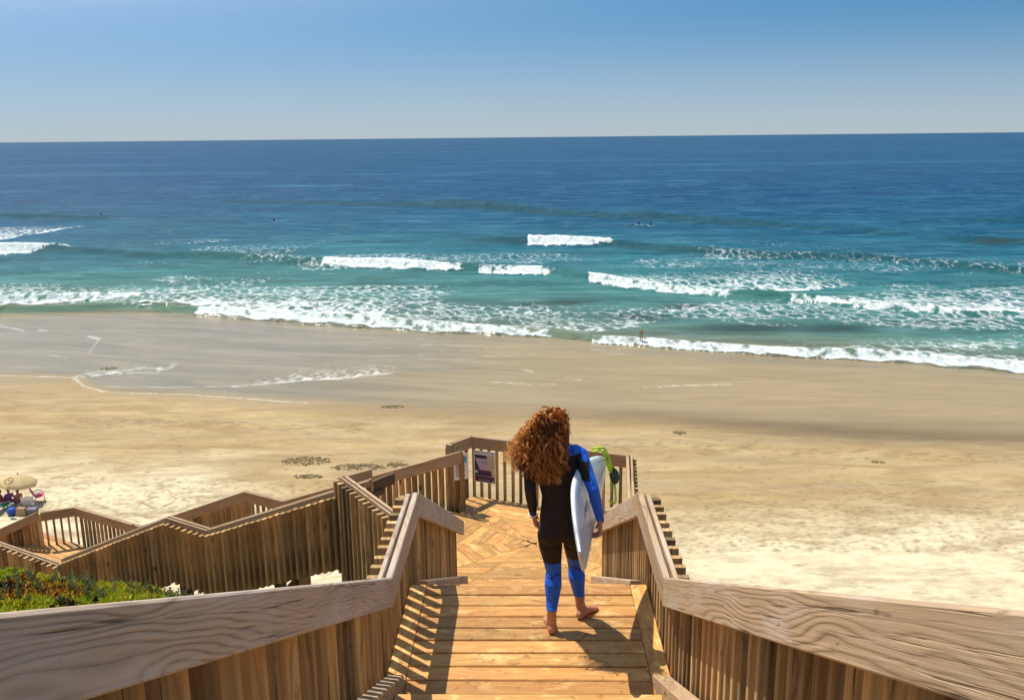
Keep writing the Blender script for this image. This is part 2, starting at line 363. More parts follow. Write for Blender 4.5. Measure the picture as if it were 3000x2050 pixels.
    for k in range(2400):      # footprints
        q = random.random()
        px, py = (random.uniform(1900, 3000), random.uniform(1460, 1620)) if q < .45 else ((random.uniform(0, 1000), random.uniform(1380, 1520)) if q < .75 else (random.uniform(0, 3000), random.uniform(1180, 1480)))
        stroke([(px, py), (px + random.uniform(-9, 9), py + random.uniform(-3, 3))], random.uniform(.06, .17), random.uniform(.3, 1.))
    for k in range(260):
        if k % 2: px = random.uniform(1700, 3000); py = 1262 + (px - 1700) * .029 + random.gauss(0, 9)
        else: px = random.uniform(200, 1060); py = 1192 + (px - 284) * .024 + random.gauss(0, 6)
        stroke([(px, py), (px + random.uniform(4, 22), py + random.uniform(-2, 2))], random.uniform(.10, .26), random.uniform(.4, 1.))
    for k in range(60):
        px, py = random.uniform(1900, 2950) if k % 3 else random.uniform(50, 1000), random.uniform(1370, 1520); L = [(px, py)]
        for j in range(9): L.append((L[-1][0] + random.uniform(8, 22), L[-1][1] + random.uniform(-6, 8)))
        for a in L: stroke([a, (a[0] + 4, a[1] + 1)], .12, .8)
    dry = sstep(47, 39, Y - 10 * sstep(-6, -22, X) + wob * .5 + (fbm(X * .3, Y * .3, 21) - .5) * 5)
    Z = Z - trk * .03 + (fbm(X * 1.1, Y * 1.1, 6) - .5) * .10 * dry
    t = NT('beach_sand'); p = t.pos()
    n1 = t.noise(p, .12, 5, .6); n2 = t.noise(p, 1.6, 4, .65); n3 = t.noise(p, 14., 3, .6)
    st = t.noise(t.scale(p, (.07, .45, 1.)), 1., 6, .7, .8)
    tan = t.mix(n1, c4((.34, .235, .105)), c4((.47, .335, .16)))
    tan = t.mix(t.mapr(st, .42, .68), tan, c4((.36, .28, .165))); tan = t.mix(t.mapr(t.noise(t.scale(p, (.11, .35, 1.)), 1., 5, .65), .5, .68, 0., .6), tan, c4((.52, .40, .21)))
    pale = t.mix(n2, c4((.52, .43, .26)), c4((.80, .72, .50)))
    col = t.mix(t.attr('dry'), tan, pale)
    dk = t.mapr(t.noise(t.scale(p, (.7, 1.6, 1.)), 1., 5, .7), .56, .70, 0., .6, True); col = t.mix(dk, col, c4((.27, .195, .105)))
    col = t.mix(t.math('MULTIPLY', t.mapr(n3, .3, .7), .14), col, c4((.30, .21, .11)))
    m3 = t.noise(t.scale(p, (.16, .5, 1.)), 1., 6, .72, .6); col = t.mix(t.mapr(m3, .54, .40, 0., .5), col, c4((.25, .165, .075))); col = t.mix(t.mapr(m3, .56, .68, 0., .35), col, c4((.58, .46, .27)))
    mot = t.noise(t.scale(p, (.5, 1., 1.)), 1., 6, .75); col = t.mix(t.mapr(mot, .5, .3, 0., .4), col, c4((.24, .17, .085)))
    wetc = t.mix(t.mapr(st, .3, .7), c4((.25, .185, .095)), c4((.36, .27, .145)))
    col = t.mix(t.attr('wet'), col, wetc)
    col = t.mix(t.math('MULTIPLY', t.attr('damp'), .95), col, c4((.135, .098, .055)))
    ro = t.add('ShaderNodeVectorRotate', rotation_type='Z_AXIS'); ro.inputs['Angle'].default_value = .22; t.l.new(p, ro.inputs['Vector']); rv = ro.outputs[0]
    filmc = t.mix(t.mapr(t.noise(t.scale(rv, (.05, .30, 1.)), 1., 6, .7, 1.2), .35, .65), c4((.185, .155, .095)), c4((.31, .258, .16)))
    col = t.mix(t.math('MULTIPLY', t.attr('film'), .9), col, filmc)
    col = t.mix(t.math('MULTIPLY', t.attr('track'), .72), col, c4((.20, .135, .065)))
    lc = t.math('MULTIPLY', t.attr('lace'), t.mapr(t.noise(p, 6., 3, .7), .3, .6, .4, 1.3)); lc = t.math('MINIMUM', lc, 1.)
    col = t.mix(lc, col, c4((.85, .83, .76)))
    rough = t.mapr(t.math('MAXIMUM', t.attr('film'), t.math('MULTIPLY', t.attr('wet'), .6)), 0., 1., .9, .24)
    t.bump(t.math('ADD', n2, t.math('MULTIPLY', n3, .3)), .35, .08)
    m = t.fin(col, rough, .2)
    o = grid_mesh('beach', X, Y, Z, m); me = o.data
    for nm, a in (('wet', wet), ('film', film), ('damp', np.clip(damp, 0, 1)), ('lace', lace), ('track', trk), ('dry', dry)): set_attr(me, nm, a)
    return tag(o, kind='structure')
beach = build_sand()

# ------------------------------------------------------------------ sea with breaking waves
# every crest: (x, y of crest line, height m) in the 2324-wide view
CRESTS = [
    ([(380, 455, .0), (560, 459, .8), (800, 464, 1.1), (1000, 468, 1.7), (1100, 471, 1.7), (1300, 486, 1.3), (1500, 495, 1.2), (1700, 506, 1.1), (1900, 520, .6), (2100, 536, .6), (2324, 548, .7), (2700, 560, .5)], 9.),
    ([(-300, 486, 1.), (0, 489, 1.), (130, 494, 1.), (230, 496, .8), (330, 497, .0)], 6.),
    ([(240, 520, 0.), (380, 515, .4), (600, 520, .5), (760, 526, 0.)], 6.),
    ([(1900, 498, 0.), (2100, 500, .6), (2324, 503, .8), (2700, 506, .6)], 7.),
    ([(-300, 580, 1.1), (0, 577, 1.1), (200, 574, .9), (300, 580, .9), (500, 588, 1.), (720, 597, 1.), (1050, 609, .9), (1250, 618, .7), (1330, 628, .3), (1400, 636, 0.)], 4.2),
    ([(900, 548, 0.), (1050, 550, .6), (1190, 553, 1.1), (1385, 558, 1.1), (1640, 578, 1.0), (1880, 588, 1.1), (2060, 600, .9), (2324, 616, .9), (2700, 630, .6)], 4.2),
    ([(-300, 690, .6), (0, 683, .7), (250, 672, .5), (400, 666, 0.)], 2.6),
    ([(-300, 712, .5), (0, 708, .6), (320, 696, .6), (440, 706, .7), (700, 722, .6), (950, 740, .55), (1240, 759, .4), (1340, 768, .2)], 2.2),
    ([(1240, 620, 0.), (1340, 634, .8), (1500, 652, .8), (1640, 668, .7), (1800, 680, .7), (2000, 700, .7), (2180, 714, .5), (2324, 722, .4), (2500, 730, 0.)], 3.2),
    ([(1200, 752, 0.), (1345, 771, .45), (1480, 779, .5), (1700, 795, .5), (2000, 811, .5), (2324, 836, .5), (2800, 870, .4)], 1.9),
]
# white water: (x, front y, top y of the trailing foam, strength) in the 2324-wide view
FOAM = [
    ([(-200, 548, 505, .62), (0, 545, 510, .62), (80, 530, 508, .62), (150, 522, 506, .5), (180, 517, 508, .1)], .12),
    ([(-200, 584, 560, 1.), (0, 584, 563, 1.), (60, 581, 565, 1.), (120, 575, 567, .9), (215, 571, 566, .3)], .8),
    ([(730, 601, 588, 1.), (800, 606, 582, .9), (900, 609, 575, .85), (965, 611, 574, .8), (1000, 613, 596, .95), (1045, 614, 602, .8), (1060, 612, 606, .1)], .5),
    ([(1085, 616, 604, .5), (1150, 621, 603, .9), (1220, 623, 600, .85), (1255, 621, 606, .4), (1270, 620, 612, .0)], .5),
    ([(1198, 558, 538, 1.), (1290, 560, 541, 1.), (1385, 560, 547, .9), (1400, 558, 552, .1)], .9),
    ([(-200, 708, 655, .8), (0, 708, 640, .8), (100, 692, 637, .75), (200, 683, 640, .7), (260, 676, 642, .6), (420, 660, 632, .48), (600, 640, 622, .36), (700, 632, 620, .0)], .22),
    ([(316, 699, 682, 1.), (400, 699, 672, .8), (470, 692, 665, .6), (560, 680, 655, .3), (600, 670, 655, .0)], .35),
    ([(440, 714, 697, 1.), (520, 720, 676, .85), (600, 725, 668, .8), (700, 733, 664, .78), (850, 744, 668, .74), (910, 750, 690, .7), (950, 753, 718, .8), (1050, 757, 728, .8), (1150, 762, 738, .85), (1240, 766, 748, .8), (1260, 768, 757, .0)], .16),
    ([(1337, 639, 625, 1.), (1400, 647, 622, .85), (1500, 658, 612, .68), (1600, 668, 604, .6), (1645, 672, 600, .58), (1700, 664, 597, .55), (1800, 655, 594, .52), (1920, 645, 592, .4), (2000, 640, 600, .0)], .15),
    ([(1797, 684, 673, 1.), (1850, 691, 668, .85), (1950, 700, 650, .68), (2050, 708, 640, .64), (2180, 716, 632, .6), (2324, 716, 630, .58), (2600, 720, 630, .5)], .14),
    ([(1186, 748, 728, .5), (1250, 752, 712, .5), (1350, 752, 704, .46), (1450, 742, 700, .44), (1530, 720, 702, .0)], .0),
    ([(1345, 781, 768, 1.), (1450, 787, 774, 1.), (1600, 800, 784, 1.), (1750, 809, 788, 1.), (1900, 816, 784, .9), (2050, 825, 786, .82), (2200, 837, 793, .8), (2324, 850, 800, .82), (2700, 890, 830, .8)], .4),
    ([(1500, 712, 690, .30), (1700, 740, 690, .34), (1800, 742, 700, .2), (1900, 740, 720, .0)], .0),
    ([(2000, 786, 756, .3), (2150, 790, 752, .42), (2324, 792, 745, .46), (2600, 790, 745, .4)], .0),
    ([(850, 700, 668, .0), (980, 716, 690, .3), (1100, 730, 706, .3), (1200, 735, 715, .0)], .0),
    ([(1500, 580, 570, .1), (1650, 584, 566, .40), (1750, 586, 574, .3), (1900, 586, 572, .40), (2000, 596, 584, .3), (2324, 620, 606, .28), (2600, 630, 612, .2)], .0),
    ([(380, 556, 546, .0), (420, 554, 544, .4), (560, 546, 538, .2), (640, 540, 534, .3), (690, 540, 536, .0)], .0),
    ([(1350, 545, 535, .0), (1500, 548, 535, .25), (1800, 560, 545, .2), (2150, 590, 575, .28), (2324, 595, 580, .2)], .0),
]
def build_sea():
    sl = np.concatenate([np.linspace(-1.3, -.66, 60)[:-1], np.linspace(-.66, .66, 860), np.linspace(.66, 1.3, 60)[1:]])
    Ys = 1 / np.linspace(1 / 420., 1 / 76., 560)[::-1]; Ys = np.concatenate([[62., 70.], np.sort(Ys), np.geomspace(424, 30000, 120)])
    X, Y = fan(sl, Ys); Z = np.zeros_like(X); foam = np.zeros_like(X); face = np.zeros_like(X)
    far = sstep(900, 350, Y)
    Z += far * ((fbm(X * .02, Y * .09, 31) - .5) * 1.5 + (fbm(X * .09, Y * .3, 33) - .5) * .35) * sstep(0, 30, Y - Yw(X))
    for pts, wd in CRESTS:
        a = np.array(pts); p = PL(disp(a[:, :2])); h = np.interp(X, p[:, 0], a[:, 2], 0, 0)
        wobble = (fbm(X * .08, X * 0 + len(pts), 40) - .5) * wd * .5
        b = Y - np.interp(X, p[:, 0], p[:, 1]) - wobble                     # behind the crest (seaward) positive
        prof = np.where(b < 0, np.exp(-(b / (wd * .42)) ** 2), np.exp(-(b / wd) ** 2))
        Z += 1.25 * h * prof * (.75 + .5 * vnoise(X * .12, X * 0, 44)); face = np.maximum(face, h * np.exp(-((b + wd * .32) / (wd * .38)) ** 2))
        # the trough in front of the crest
        Z -= .18 * h * np.exp(-((b + wd * 1.3) / wd) ** 2)
    for pts, solid in FOAM:
        a = np.array(pts); pf = PL(disp(a[:, :2])); pt = PL(disp(a[:, [0, 2]]))
        lo, hi = pf[0, 0], pf[-1, 0]
        wob = (fbm(X * .35, Y * .35, 50, 4) - .5)
        yf = np.interp(X, pf[:, 0], pf[:, 1]) + wob * 1.6; yt = np.interp(X, pt[:, 0], pt[:, 1]) + (fbm(X * .2, Y * .1, 52) - .5) * 9; st = np.interp(X, pf[:, 0], a[:, 3], 0, 0)
        Lg = np.maximum(yt - yf, 1.5); q = (Y - yf) / Lg
        fr = solid * (1 - sstep(0., 1., q / max(solid, .02))) if False else np.clip(1 - q / max(solid, .06), 0, 1)
        trail = np.clip(1.06 - q, 0, 1) ** .65 * (.72 + .25 * (1 - solid))
        fv = st * np.maximum(np.where(st > .45, np.minimum(1.25, fr * 1.9) * (.62 + .6 * vnoise(X * .8, Y * .5, 55)), 0), trail) * sstep(-.06, .03, q) * (q < 1.05)
        foam = np.maximum(foam, fv)
        Z += .5 * np.clip(fr, 0, 1) * (st > .7) * (q > -.05) * (q < 1) * st * (.5 + vnoise(X * .9, Y * .9, 60)) * .8
    near_ = sstep(120, 50, Y - Yw(X)) * sstep(0, 6, Y - Yw(X)); foam = np.maximum(foam, near_ * np.clip((fbm(X * .035, Y * .07, 62) - .47) * 2.4, 0, .36))
    foam = foam * (.82 + .36 * fbm(X * .15, Y * .12, 61))
    weed = np.zeros_like(X)
    for (px, py, rx, ry) in ((1000, 700, 70, 12), (1250, 690, 130, 10), (960, 715, 60, 9), (1700, 745, 120, 10), (1850, 690, 50, 8), (1900, 748, 100, 9), (1560, 700, 60, 8), (2100, 735, 130, 9), (2250, 730, 60, 8), (880, 640, 60, 8), (1450, 720, 70, 7), (560, 607, 60, 5), (1150, 640, 80, 6), (2250, 548, 60, 5)):
        c = at_z(px * K, py * K, 0); c2 = at_z(px * K, (py - ry) * K, 0); Rx = np.linalg.norm(at_z((px + rx) * K, py * K, 0) - c); Ry = c2[1] - c[1]
        weed = np.maximum(weed, np.exp(-((X - c[0]) / Rx) ** 2 - ((Y - c[1]) / Ry) ** 2))
    weed *= sstep(.35, .6, fbm(X * .09, Y * .12, 70, 5)) * 1.1
    off = Y - Yw(X)
    # water colour follows the depth over the sea bed
    dep = np.clip(np.log(np.maximum(off, 1.) / 3.) / np.log(700 / 3.), 0, 1)
    dep = dep + (fbm(X * .012, Y * .03, 80) - .5) * .14 * sstep(3, 40, off)
    t = NT('sea_water'); p = t.pos()
    deep = t.ramp(t.attr('depth'), [(0., (.21, .19, .115)), (.12, (.14, .175, .115)), (.28, (.085, .185, .145)), (.45, (.040, .165, .155)), (.57, (.013, .120, .155)), (.68, (.003, .078, .155)), (.84, (.001, .052, .145)), (1., (.004, .060, .155))])
    sk = t.noise(t.scale(p, (.0016, .011, 1.)), 1., 4, .6); sk2 = t.noise(t.scale(p, (.02, .12, 1.)), 1., 3, .6); chop = t.noise(t.scale(p, (.25, .75, 1.)), 1., 4, .65)
    slick = t.math('MULTIPLY', t.mapr(sk, .54, .68, 0., .55, True), t.mapr(t.attr('depth'), .5, .8))
    col = t.mix(slick, deep, c4((.06, .20, .30)))
    col = t.mix(t.mapr(sk2, .36, .54, .62, 0.), col, t.mix(.55, deep, c4((.002, .025, .06)))); col = t.mix(t.mapr(sk2, .54, .70, 0., .5), col, t.mix(.4, deep, c4((.09, .28, .34))))
    sk3 = t.noise(t.scale(p, (.006, .05, 1.)), 1., 4, .65, .5); col = t.mix(t.mapr(sk3, .40, .54, .5, 0.), col, t.mix(.55, deep, c4((.002, .025, .06))))
    chop2 = t.noise(t.scale(p, (.05, .33, 1.)), 1., 4, .65)
    col = t.mix(t.mapr(chop2, .52, .70, 0., .55), col, t.mix(.35, deep, c4((.20, .42, .44))))
    col = t.mix(t.mapr(chop2, .50, .32, 0., .75), col, t.mix(.6, deep, c4((.002, .03, .04))))
    col = t.mix(t.mapr(chop, .5, .72, 0., .5), col, t.mix(.35, deep, c4((.22, .42, .46))))
    col = t.mix(t.mapr(chop, .46, .3, 0., .40), col, t.mix(.6, deep, c4((.002, .02, .04))))
    grn = t.mix(t.mapr(t.attr('depth'), .2, .6), c4((.045, .23, .13)), c4((.001, .055, .075)))  # wave fronts: their shade and the light shining through put into the colour
    col = t.mix(t.math('MINIMUM', t.math('MULTIPLY', t.attr('face'), .75), .72), col, grn)
    col = t.mix(t.math('MINIMUM', t.math('MULTIPLY', t.attr('weed'), .75), .75), col, c4((.022, .04, .034)))
    # foam: coverage thresholded against lacy noise
    v = t.add('ShaderNodeTexVoronoi', feature='DISTANCE_TO_EDGE'); v.inputs['Scale'].default_value = .62
    wv = t.noise(p, .5, 3, .6); ww = t.add('ShaderNodeVectorMath', operation='ADD'); t.l.new(t.scale(p, (1., .62, 1.)), ww.inputs[0])
    cb = t.add('ShaderNodeCombineXYZ'); t.l.new(t.math('MULTIPLY', wv, 2.6), cb.inputs[0]); t.l.new(t.math('MULTIPLY', wv, -2.1), cb.inputs[1]); t.l.new(cb.outputs[0], ww.inputs[1])
    t.l.new(ww.outputs[0], v.inputs['Vector'])
    fn = t.noise(t.scale(p, (1., .7, 1.)), 1.5, 5, .7)
    lac = t.math('ADD', t.math('MULTIPLY', t.mapr(v.outputs['Distance'], 0., .45, 1., 0.), .42), t.math('MULTIPLY', fn, .58))
    cov = t.math('SUBTRACT', 1., t.math('MULTIPLY', t.attr('foam'), .74))
    fm = t.mapr(lac, t.math('SUBTRACT', cov, .20), t.math('ADD', cov, .14), 0., 1., True)
    fm = t.math('MULTIPLY', fm, t.mapr(t.attr('foam'), .04, .2))
    fcol = t.mix(t.mapr(fn, .3, .65), c4((.34, .43, .43)), c4((.80, .81, .79)))
    d1 = t.add('ShaderNodeBsdfDiffuse'); t.l.new(col, d1.inputs[0])
    gl = t.add('ShaderNodeBsdfGlossy'); gl.inputs['Roughness'].default_value = .22
    fr = t.add('ShaderNodeFresnel'); fr.inputs['IOR'].default_value = 1.33
    rip = t.noise(t.scale(p, (.5, 1.3, 1.)), 1., 5, .65); rip2 = t.noise(t.scale(p, (.06, .2, 1.)), 1., 3, .6)
    bp = t.add('ShaderNodeBump'); bp.inputs['Strength'].default_value = .8; bp.inputs['Distance'].default_value = .7
    t.l.new(t.math('ADD', rip, t.math('MULTIPLY', rip2, 2.)), bp.inputs['Height'])
    t.l.new(bp.outputs[0], gl.inputs['Normal']); t.l.new(bp.outputs[0], fr.inputs['Normal'])
    bd = t.add('ShaderNodeBump'); bd.inputs['Strength'].default_value = .5; bd.inputs['Distance'].default_value = .35; t.l.new(rip, bd.inputs['Height']); t.l.new(bd.outputs[0], d1.inputs['Normal'])
    mx = t.add('ShaderNodeMixShader'); t.l.new(t.math('MINIMUM', t.math('MULTIPLY', fr.outputs[0], .5), .17), mx.inputs[0]); t.l.new(d1.outputs[0], mx.inputs[1]); t.l.new(gl.outputs[0], mx.inputs[2])
    d2 = t.add('ShaderNodeBsdfDiffuse'); t.l.new(fcol, d2.inputs[0])
    fb = t.add('ShaderNodeBump'); fb.inputs['Strength'].default_value = .6; fb.inputs['Distance'].default_value = .25; t.l.new(fn, fb.inputs['Height']); t.l.new(fb.outputs[0], d2.inputs['Normal'])
    m2 = t.add('ShaderNodeMixShader'); t.l.new(fm, m2.inputs[0]); t.l.new(mx.outputs[0], m2.inputs[1]); t.l.new(d2.outputs[0], m2.inputs[2])
    t.l.new(m2.outputs[0], t.out.inputs['Surface'])
    o = grid_mesh('sea', X, Y, Z, t.m)
    for nm, arr in (('foam', foam), ('face', face), ('weed', weed), ('depth', dep)): set_attr(o.data, nm, arr)
    return tag(o, kind='structure')
sea = build_sea()

# ------------------------------------------------------------------ bluff
def bluff_z(x, Y):
    """height of the earth bluff (absolute)"""
    edge = np.interp(x, [-40, -9., -4.7, -3.5, -2.9, -1.5, 0, 5, 40], [9.5, 7.9, 7.0, 6.75, 6.4, 5.3, 4.6, 4.4, 4.4])
    top = -.72 + np.clip(4.3 - Y, 0, 20) * .46 - np.clip(np.abs(x) - 6, 0, 30) * .02
    d = np.clip(Y - edge, 0, 99)
    z = top - np.where(d < 1.2, d * d * .36, .52 + (d - 1.2) * .92)
    z = z + (fbm(x * .5, Y * .5, 90) - .5) * .16 + (fbm(x * 1.7, Y * 1.7, 92) - .5) * .12 * (np.abs(x - XC) > 1.1)
    inside = (np.abs(x - XC) < 1.25) & (Y < 8)
    return DK + np.where(inside, np.minimum(z, np.where(Y < 4.5, -.45 + (4.4 - Y) * .48, -.5)), z)
def build_bluff():
    xs = np.arange(-46, 46.01, .26); Ys = np.arange(-16, 28.01, .26)
    X, Y = np.meshgrid(xs, Ys); Z = np.maximum(bluff_z(X, Y), .8 + 0 * X)
    t = NT('bluff_earth'); p = t.pos(); n = t.noise(p, .9, 5, .6); n2 = t.noise(p, 7., 4, .6)
    col = t.mix(n, c4((.11, .065, .03)), c4((.24, .155, .08))); col = t.mix(t.mapr(n2, .5, .7, 0., .6), col, c4((.10, .07, .035)))
    gr = t.noise(p, .5, 4, .6); col = t.mix(t.mapr(gr, .48, .6, 0., .7), col, c4((.09, .11, .03)))
    t.bump(n2, .8, .1); m = t.fin(col, .95, .1)
    return tag(grid_mesh('bluff', X, Y, Z, m), kind='structure')
bluff = build_bluff()

# ------------------------------------------------------------------ stairs and landings
def col_m(name, base): return paint(name, base, .8, .2)
def rails_pair(): pass
HW = .78                      # half the clear width between rails
L1, XL, XR = -2.1, XC - HW, XC + HW
Z = lambda z: DK + z

# --- the deck where the surfer walks
deck = thing('landing_deck', (XC, 5.2, Z(0)), 'sunlit orange plank walkway under the surfer\'s bare feet', 'deck', 'wooden landings of the beach stairway')
y = 6.045; k = 0
while y > 4.62:
    y0 = y - .1465
    o = board('plank', (XC - .742, y - .0735, Z(0) + random.uniform(-.002, .002)), (XC + .742, y - .0735, Z(0) + random.uniform(-.003, .003)), .038, .1355, M_DECK, deck)
    y -= .1495; k += 1
yb = y
for s in (-1, 1):
    board('border_board', (XC + s * .806, 6.04, Z(.004)), (XC + s * .806, 4.5, Z(.004)), .038, .118, M_DECK, deck)
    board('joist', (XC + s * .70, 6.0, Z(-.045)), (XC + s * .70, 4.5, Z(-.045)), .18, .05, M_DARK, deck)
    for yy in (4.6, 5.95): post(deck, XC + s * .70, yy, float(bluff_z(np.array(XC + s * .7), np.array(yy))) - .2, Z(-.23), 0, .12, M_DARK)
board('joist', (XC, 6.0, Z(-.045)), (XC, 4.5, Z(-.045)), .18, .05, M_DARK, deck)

def flight(name, o, ang, width, z0, n, rise, tread, label, mats=M_DECK, deep=.30, closed=False, group='flights of the beach stairway'):
    """n treads going down from point o (x,y) along ang; z0 the level of the deck they leave"""
    th = thing(name, (o[0], o[1], Z(z0)), label, 'stairs', group)
    u = Vector((math.cos(ang), math.sin(ang), 0)); v = Vector((-u.y, u.x, 0)); O = Vector((o[0], o[1], Z(z0)))
    for k in range(1, n + 1):
        c = O + u * (tread * (k - .5)) - V(0, 0, rise * k)
        for e in (-1, 1):
            q = c + u * (e * tread * .25)
            board('tread', q - v * (width / 2), q + v * (width / 2), .038, tread * .47, mats, th)
    for e in (-1, 0, 1):
        a = O + v * (e * (width / 2 - .03)) - V(0, 0, .06); b = a + u * (tread * n) - V(0, 0, rise * n)
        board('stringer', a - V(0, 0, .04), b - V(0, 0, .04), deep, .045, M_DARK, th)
    if closed:
        for e in (-1, 1):
            a = O + v * (e * (width / 2 + .025)) + V(0, 0, .06); b = a + u * (tread * n) - V(0, 0, rise * n)
            board('side_board', a, b, .32, .04, M_RAIL2, th)
    return th
# stairs the camera stands on: they climb towards it from the walkway
upst = thing('stair_flight', (XC, 4.4, Z(0)), 'wooden steps rising from the near end of the walkway', 'stairs', 'flights of the beach stairway')
for k in range(9):
    yy = 4.47 - k * .335; zz = .168 * (k + 1)
    for e in (0, 1): board('tread', (XC - .742, yy - .082 - e * .167, Z(zz)), (XC + .742, yy - .082 - e * .167, Z(zz)), .038, .158, M_DECK, upst)
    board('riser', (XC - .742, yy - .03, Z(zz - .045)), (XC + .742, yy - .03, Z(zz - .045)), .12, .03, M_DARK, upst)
for s in (-1, 1):
    board('stringer', (XC + s * .80, 4.82, Z(.055)), (XC + s * .80, 1.2, Z(.055 + 3.62 * .503)), .22, .10, M_RAIL2, upst)
down = flight('stair_flight', (XC, 6.06), math.pi / 2, 1.5, 0., 12, .175, .333, 'steep flight dropping out of sight beyond the surfer\'s walkway')
for s in (-1, 1):
    board('curb', (XC + s * .79, 6.07, Z(.02)), (XC + s * .79, 10.05, Z(L1 + .10)), .24, .085, M_RAIL, down)

# --- railings of the upper stairs (sloping near part, level part, steep far part)
SL = .503
def zt(Y): return .735 if 4.74 < Y < 6.02 else (.735 + (4.74 - Y) * SL if Y <= 4.74 else .735 - (Y - 6.02) * .5)
def upper_rail(x, out, label, mr):
    th = thing('railing', (x, 4.74, Z(0)), label, 'railing', 'railings of the beach stairway')
    pts = [(x, .62, Z(zt(.62))), (x, 4.74, Z(zt(4.74))), (x, 6.02, Z(zt(6.02))), (x, 10.02, Z(zt(10.02)))]
    railing(th, pts, out, bd=.066, bl=.72, mats=([mr, mr, mr], [M_BAL, M_BAL, M_BAL]), sub=.22)
    for yy, zz in ((4.74, 0), (6.02, 0), (10.0, L1)): post(th, x - (.055 if out > 0 else -.055), yy - .08, Z(zz - .3), Z(zz + .5), 0, .05, M_BAL) if False else None
    return th
left_rail = upper_rail(XL, 1, 'grey weathered railing with slats left of the surfer, shading the planks', M_RAILG)
right_rail = upper_rail(XR, -1, 'sunlit knotty brown railing right of the surfer and her board', M_RAIL)

# --- big first landing with mitred planks
ang_d = R(151.5); D = Vector((math.cos(ang_d), math.sin(ang_d), 0)); N = Vector((.477, .879, 0))
def fl(s, w, z=0.): q = Vector((-2.42, 11.2, 0)) + D * s + N * w; return Vector((q.x, q.y, Z(z)))
P1, P0, P2, P3 = V(-.88, 12.80, 0), V(-1.12, 12.50, 0), V(1.34, 11.95, 0), V(1.19, 10.35, 0)
Q, Q2 = V(-2.42, 11.20, 0), V(-1.57, 10.02, 0)
F0, MN, FF = fl(-.80, 1.5), fl(-.10, .0), fl(-.10, 1.5)
poly = [V(XL + .0, 10.02, 0), V(XR, 10.02, 0), P3, P2, P1, P0, V(F0.x, F0.y, 0), V(FF.x, FF.y, 0), V(MN.x, MN.y, 0) + V(-.0, .0, 0), Q2]
landing = thing('landing_deck', (0, 11.3, Z(L1)), 'octagonal landing of mitred orange planks beyond the surfer', 'deck', 'wooden landings of the beach stairway')
def clip_poly(pl, p, n):       # keep the side where (q-p).n >= 0
    out = []
    for i in range(len(pl)):
        a, b = pl[i], pl[(i + 1) % len(pl)]; da, db = (a - p).dot(n), (b - p).dot(n)
        if da >= 0: out.append(a)
        if da * db < 0: out.append(a + (b - a) * (da / (da - db)))
    return out
def prism(name, pl, ztop, th, mat, parent, xdir):
    if len(pl) < 3: return
    c = sum(pl, V(0, 0, 0)) / len(pl); ar = sum((pl[i].x - c.x) * (pl[(i + 1) % len(pl)].y - c.y) - (pl[(i + 1) % len(pl)].x - c.x) * (pl[i].y - c.y) for i in range(len(pl)))
    if abs(ar) < .006: return
    if ar < 0: pl = pl[::-1]
    x, yv, z = frame(xdir); M = mat4(x, yv, z, (c.x, c.y, ztop)); Mi = M.inverted()
    top = [Mi @ V(p.x, p.y, ztop) for p in pl]; n = len(top)
    vs = [tuple(p) for p in top] + [(p.x, p.y, p.z - th) for p in top]
    fs = [tuple(range(n)), tuple(range(2 * n - 1, n - 1, -1))] + [(i, i + n, (i + 1) % n + n, (i + 1) % n) for i in range(n)]
    return mesh_obj(name, vs, fs, mat, parent, M)
cen = V(.02, 11.15, 0)
for i in range(len(poly)):
    a, b = poly[i], poly[(i + 1) % len(poly)]; e = (b - a)
    if e.length < .1: continue
    e = e.normalized(); inn = V(-e.y, e.x, 0)
    tri = [a, b, cen]; dist = (cen - a).dot(inn); k = 0
    while k * .148 < dist:
        w0, w1 = k * .148 + .003, min(k * .148 + .145, dist)
        pl = clip_poly(clip_poly(tri, a + inn * w0, inn), a + inn * w1, -inn)
        # mitre gaps
        for q0, q1, sg in ((a, cen, 1), (b, cen, -1)):
            m = (q1 - q0).normalized(); nn = V(-m.y, m.x, 0)
            if nn.dot(((a + b) / 2) - q0) < 0: nn = -nn
            pl = clip_poly(pl, q0 + nn * .0025, nn) if len(pl) > 2 else pl
        if len(pl) > 2: prism('plank', pl, Z(L1) + random.uniform(-.0015, .0015), .038, M_DECK, landing, e)
        k += 1
for i in range(len(poly)):
    a, b = poly[i], poly[(i + 1) % len(poly)]
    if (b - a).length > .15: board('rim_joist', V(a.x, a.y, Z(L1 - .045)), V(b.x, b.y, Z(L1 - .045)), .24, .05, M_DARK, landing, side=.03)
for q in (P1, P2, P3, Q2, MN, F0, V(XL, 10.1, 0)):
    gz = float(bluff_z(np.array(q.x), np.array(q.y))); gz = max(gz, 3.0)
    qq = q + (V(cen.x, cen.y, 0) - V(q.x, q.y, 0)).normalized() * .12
    post(landing, qq.x, qq.y, gz - .3, Z(L1 - .29), 0, .14, M_DARK)

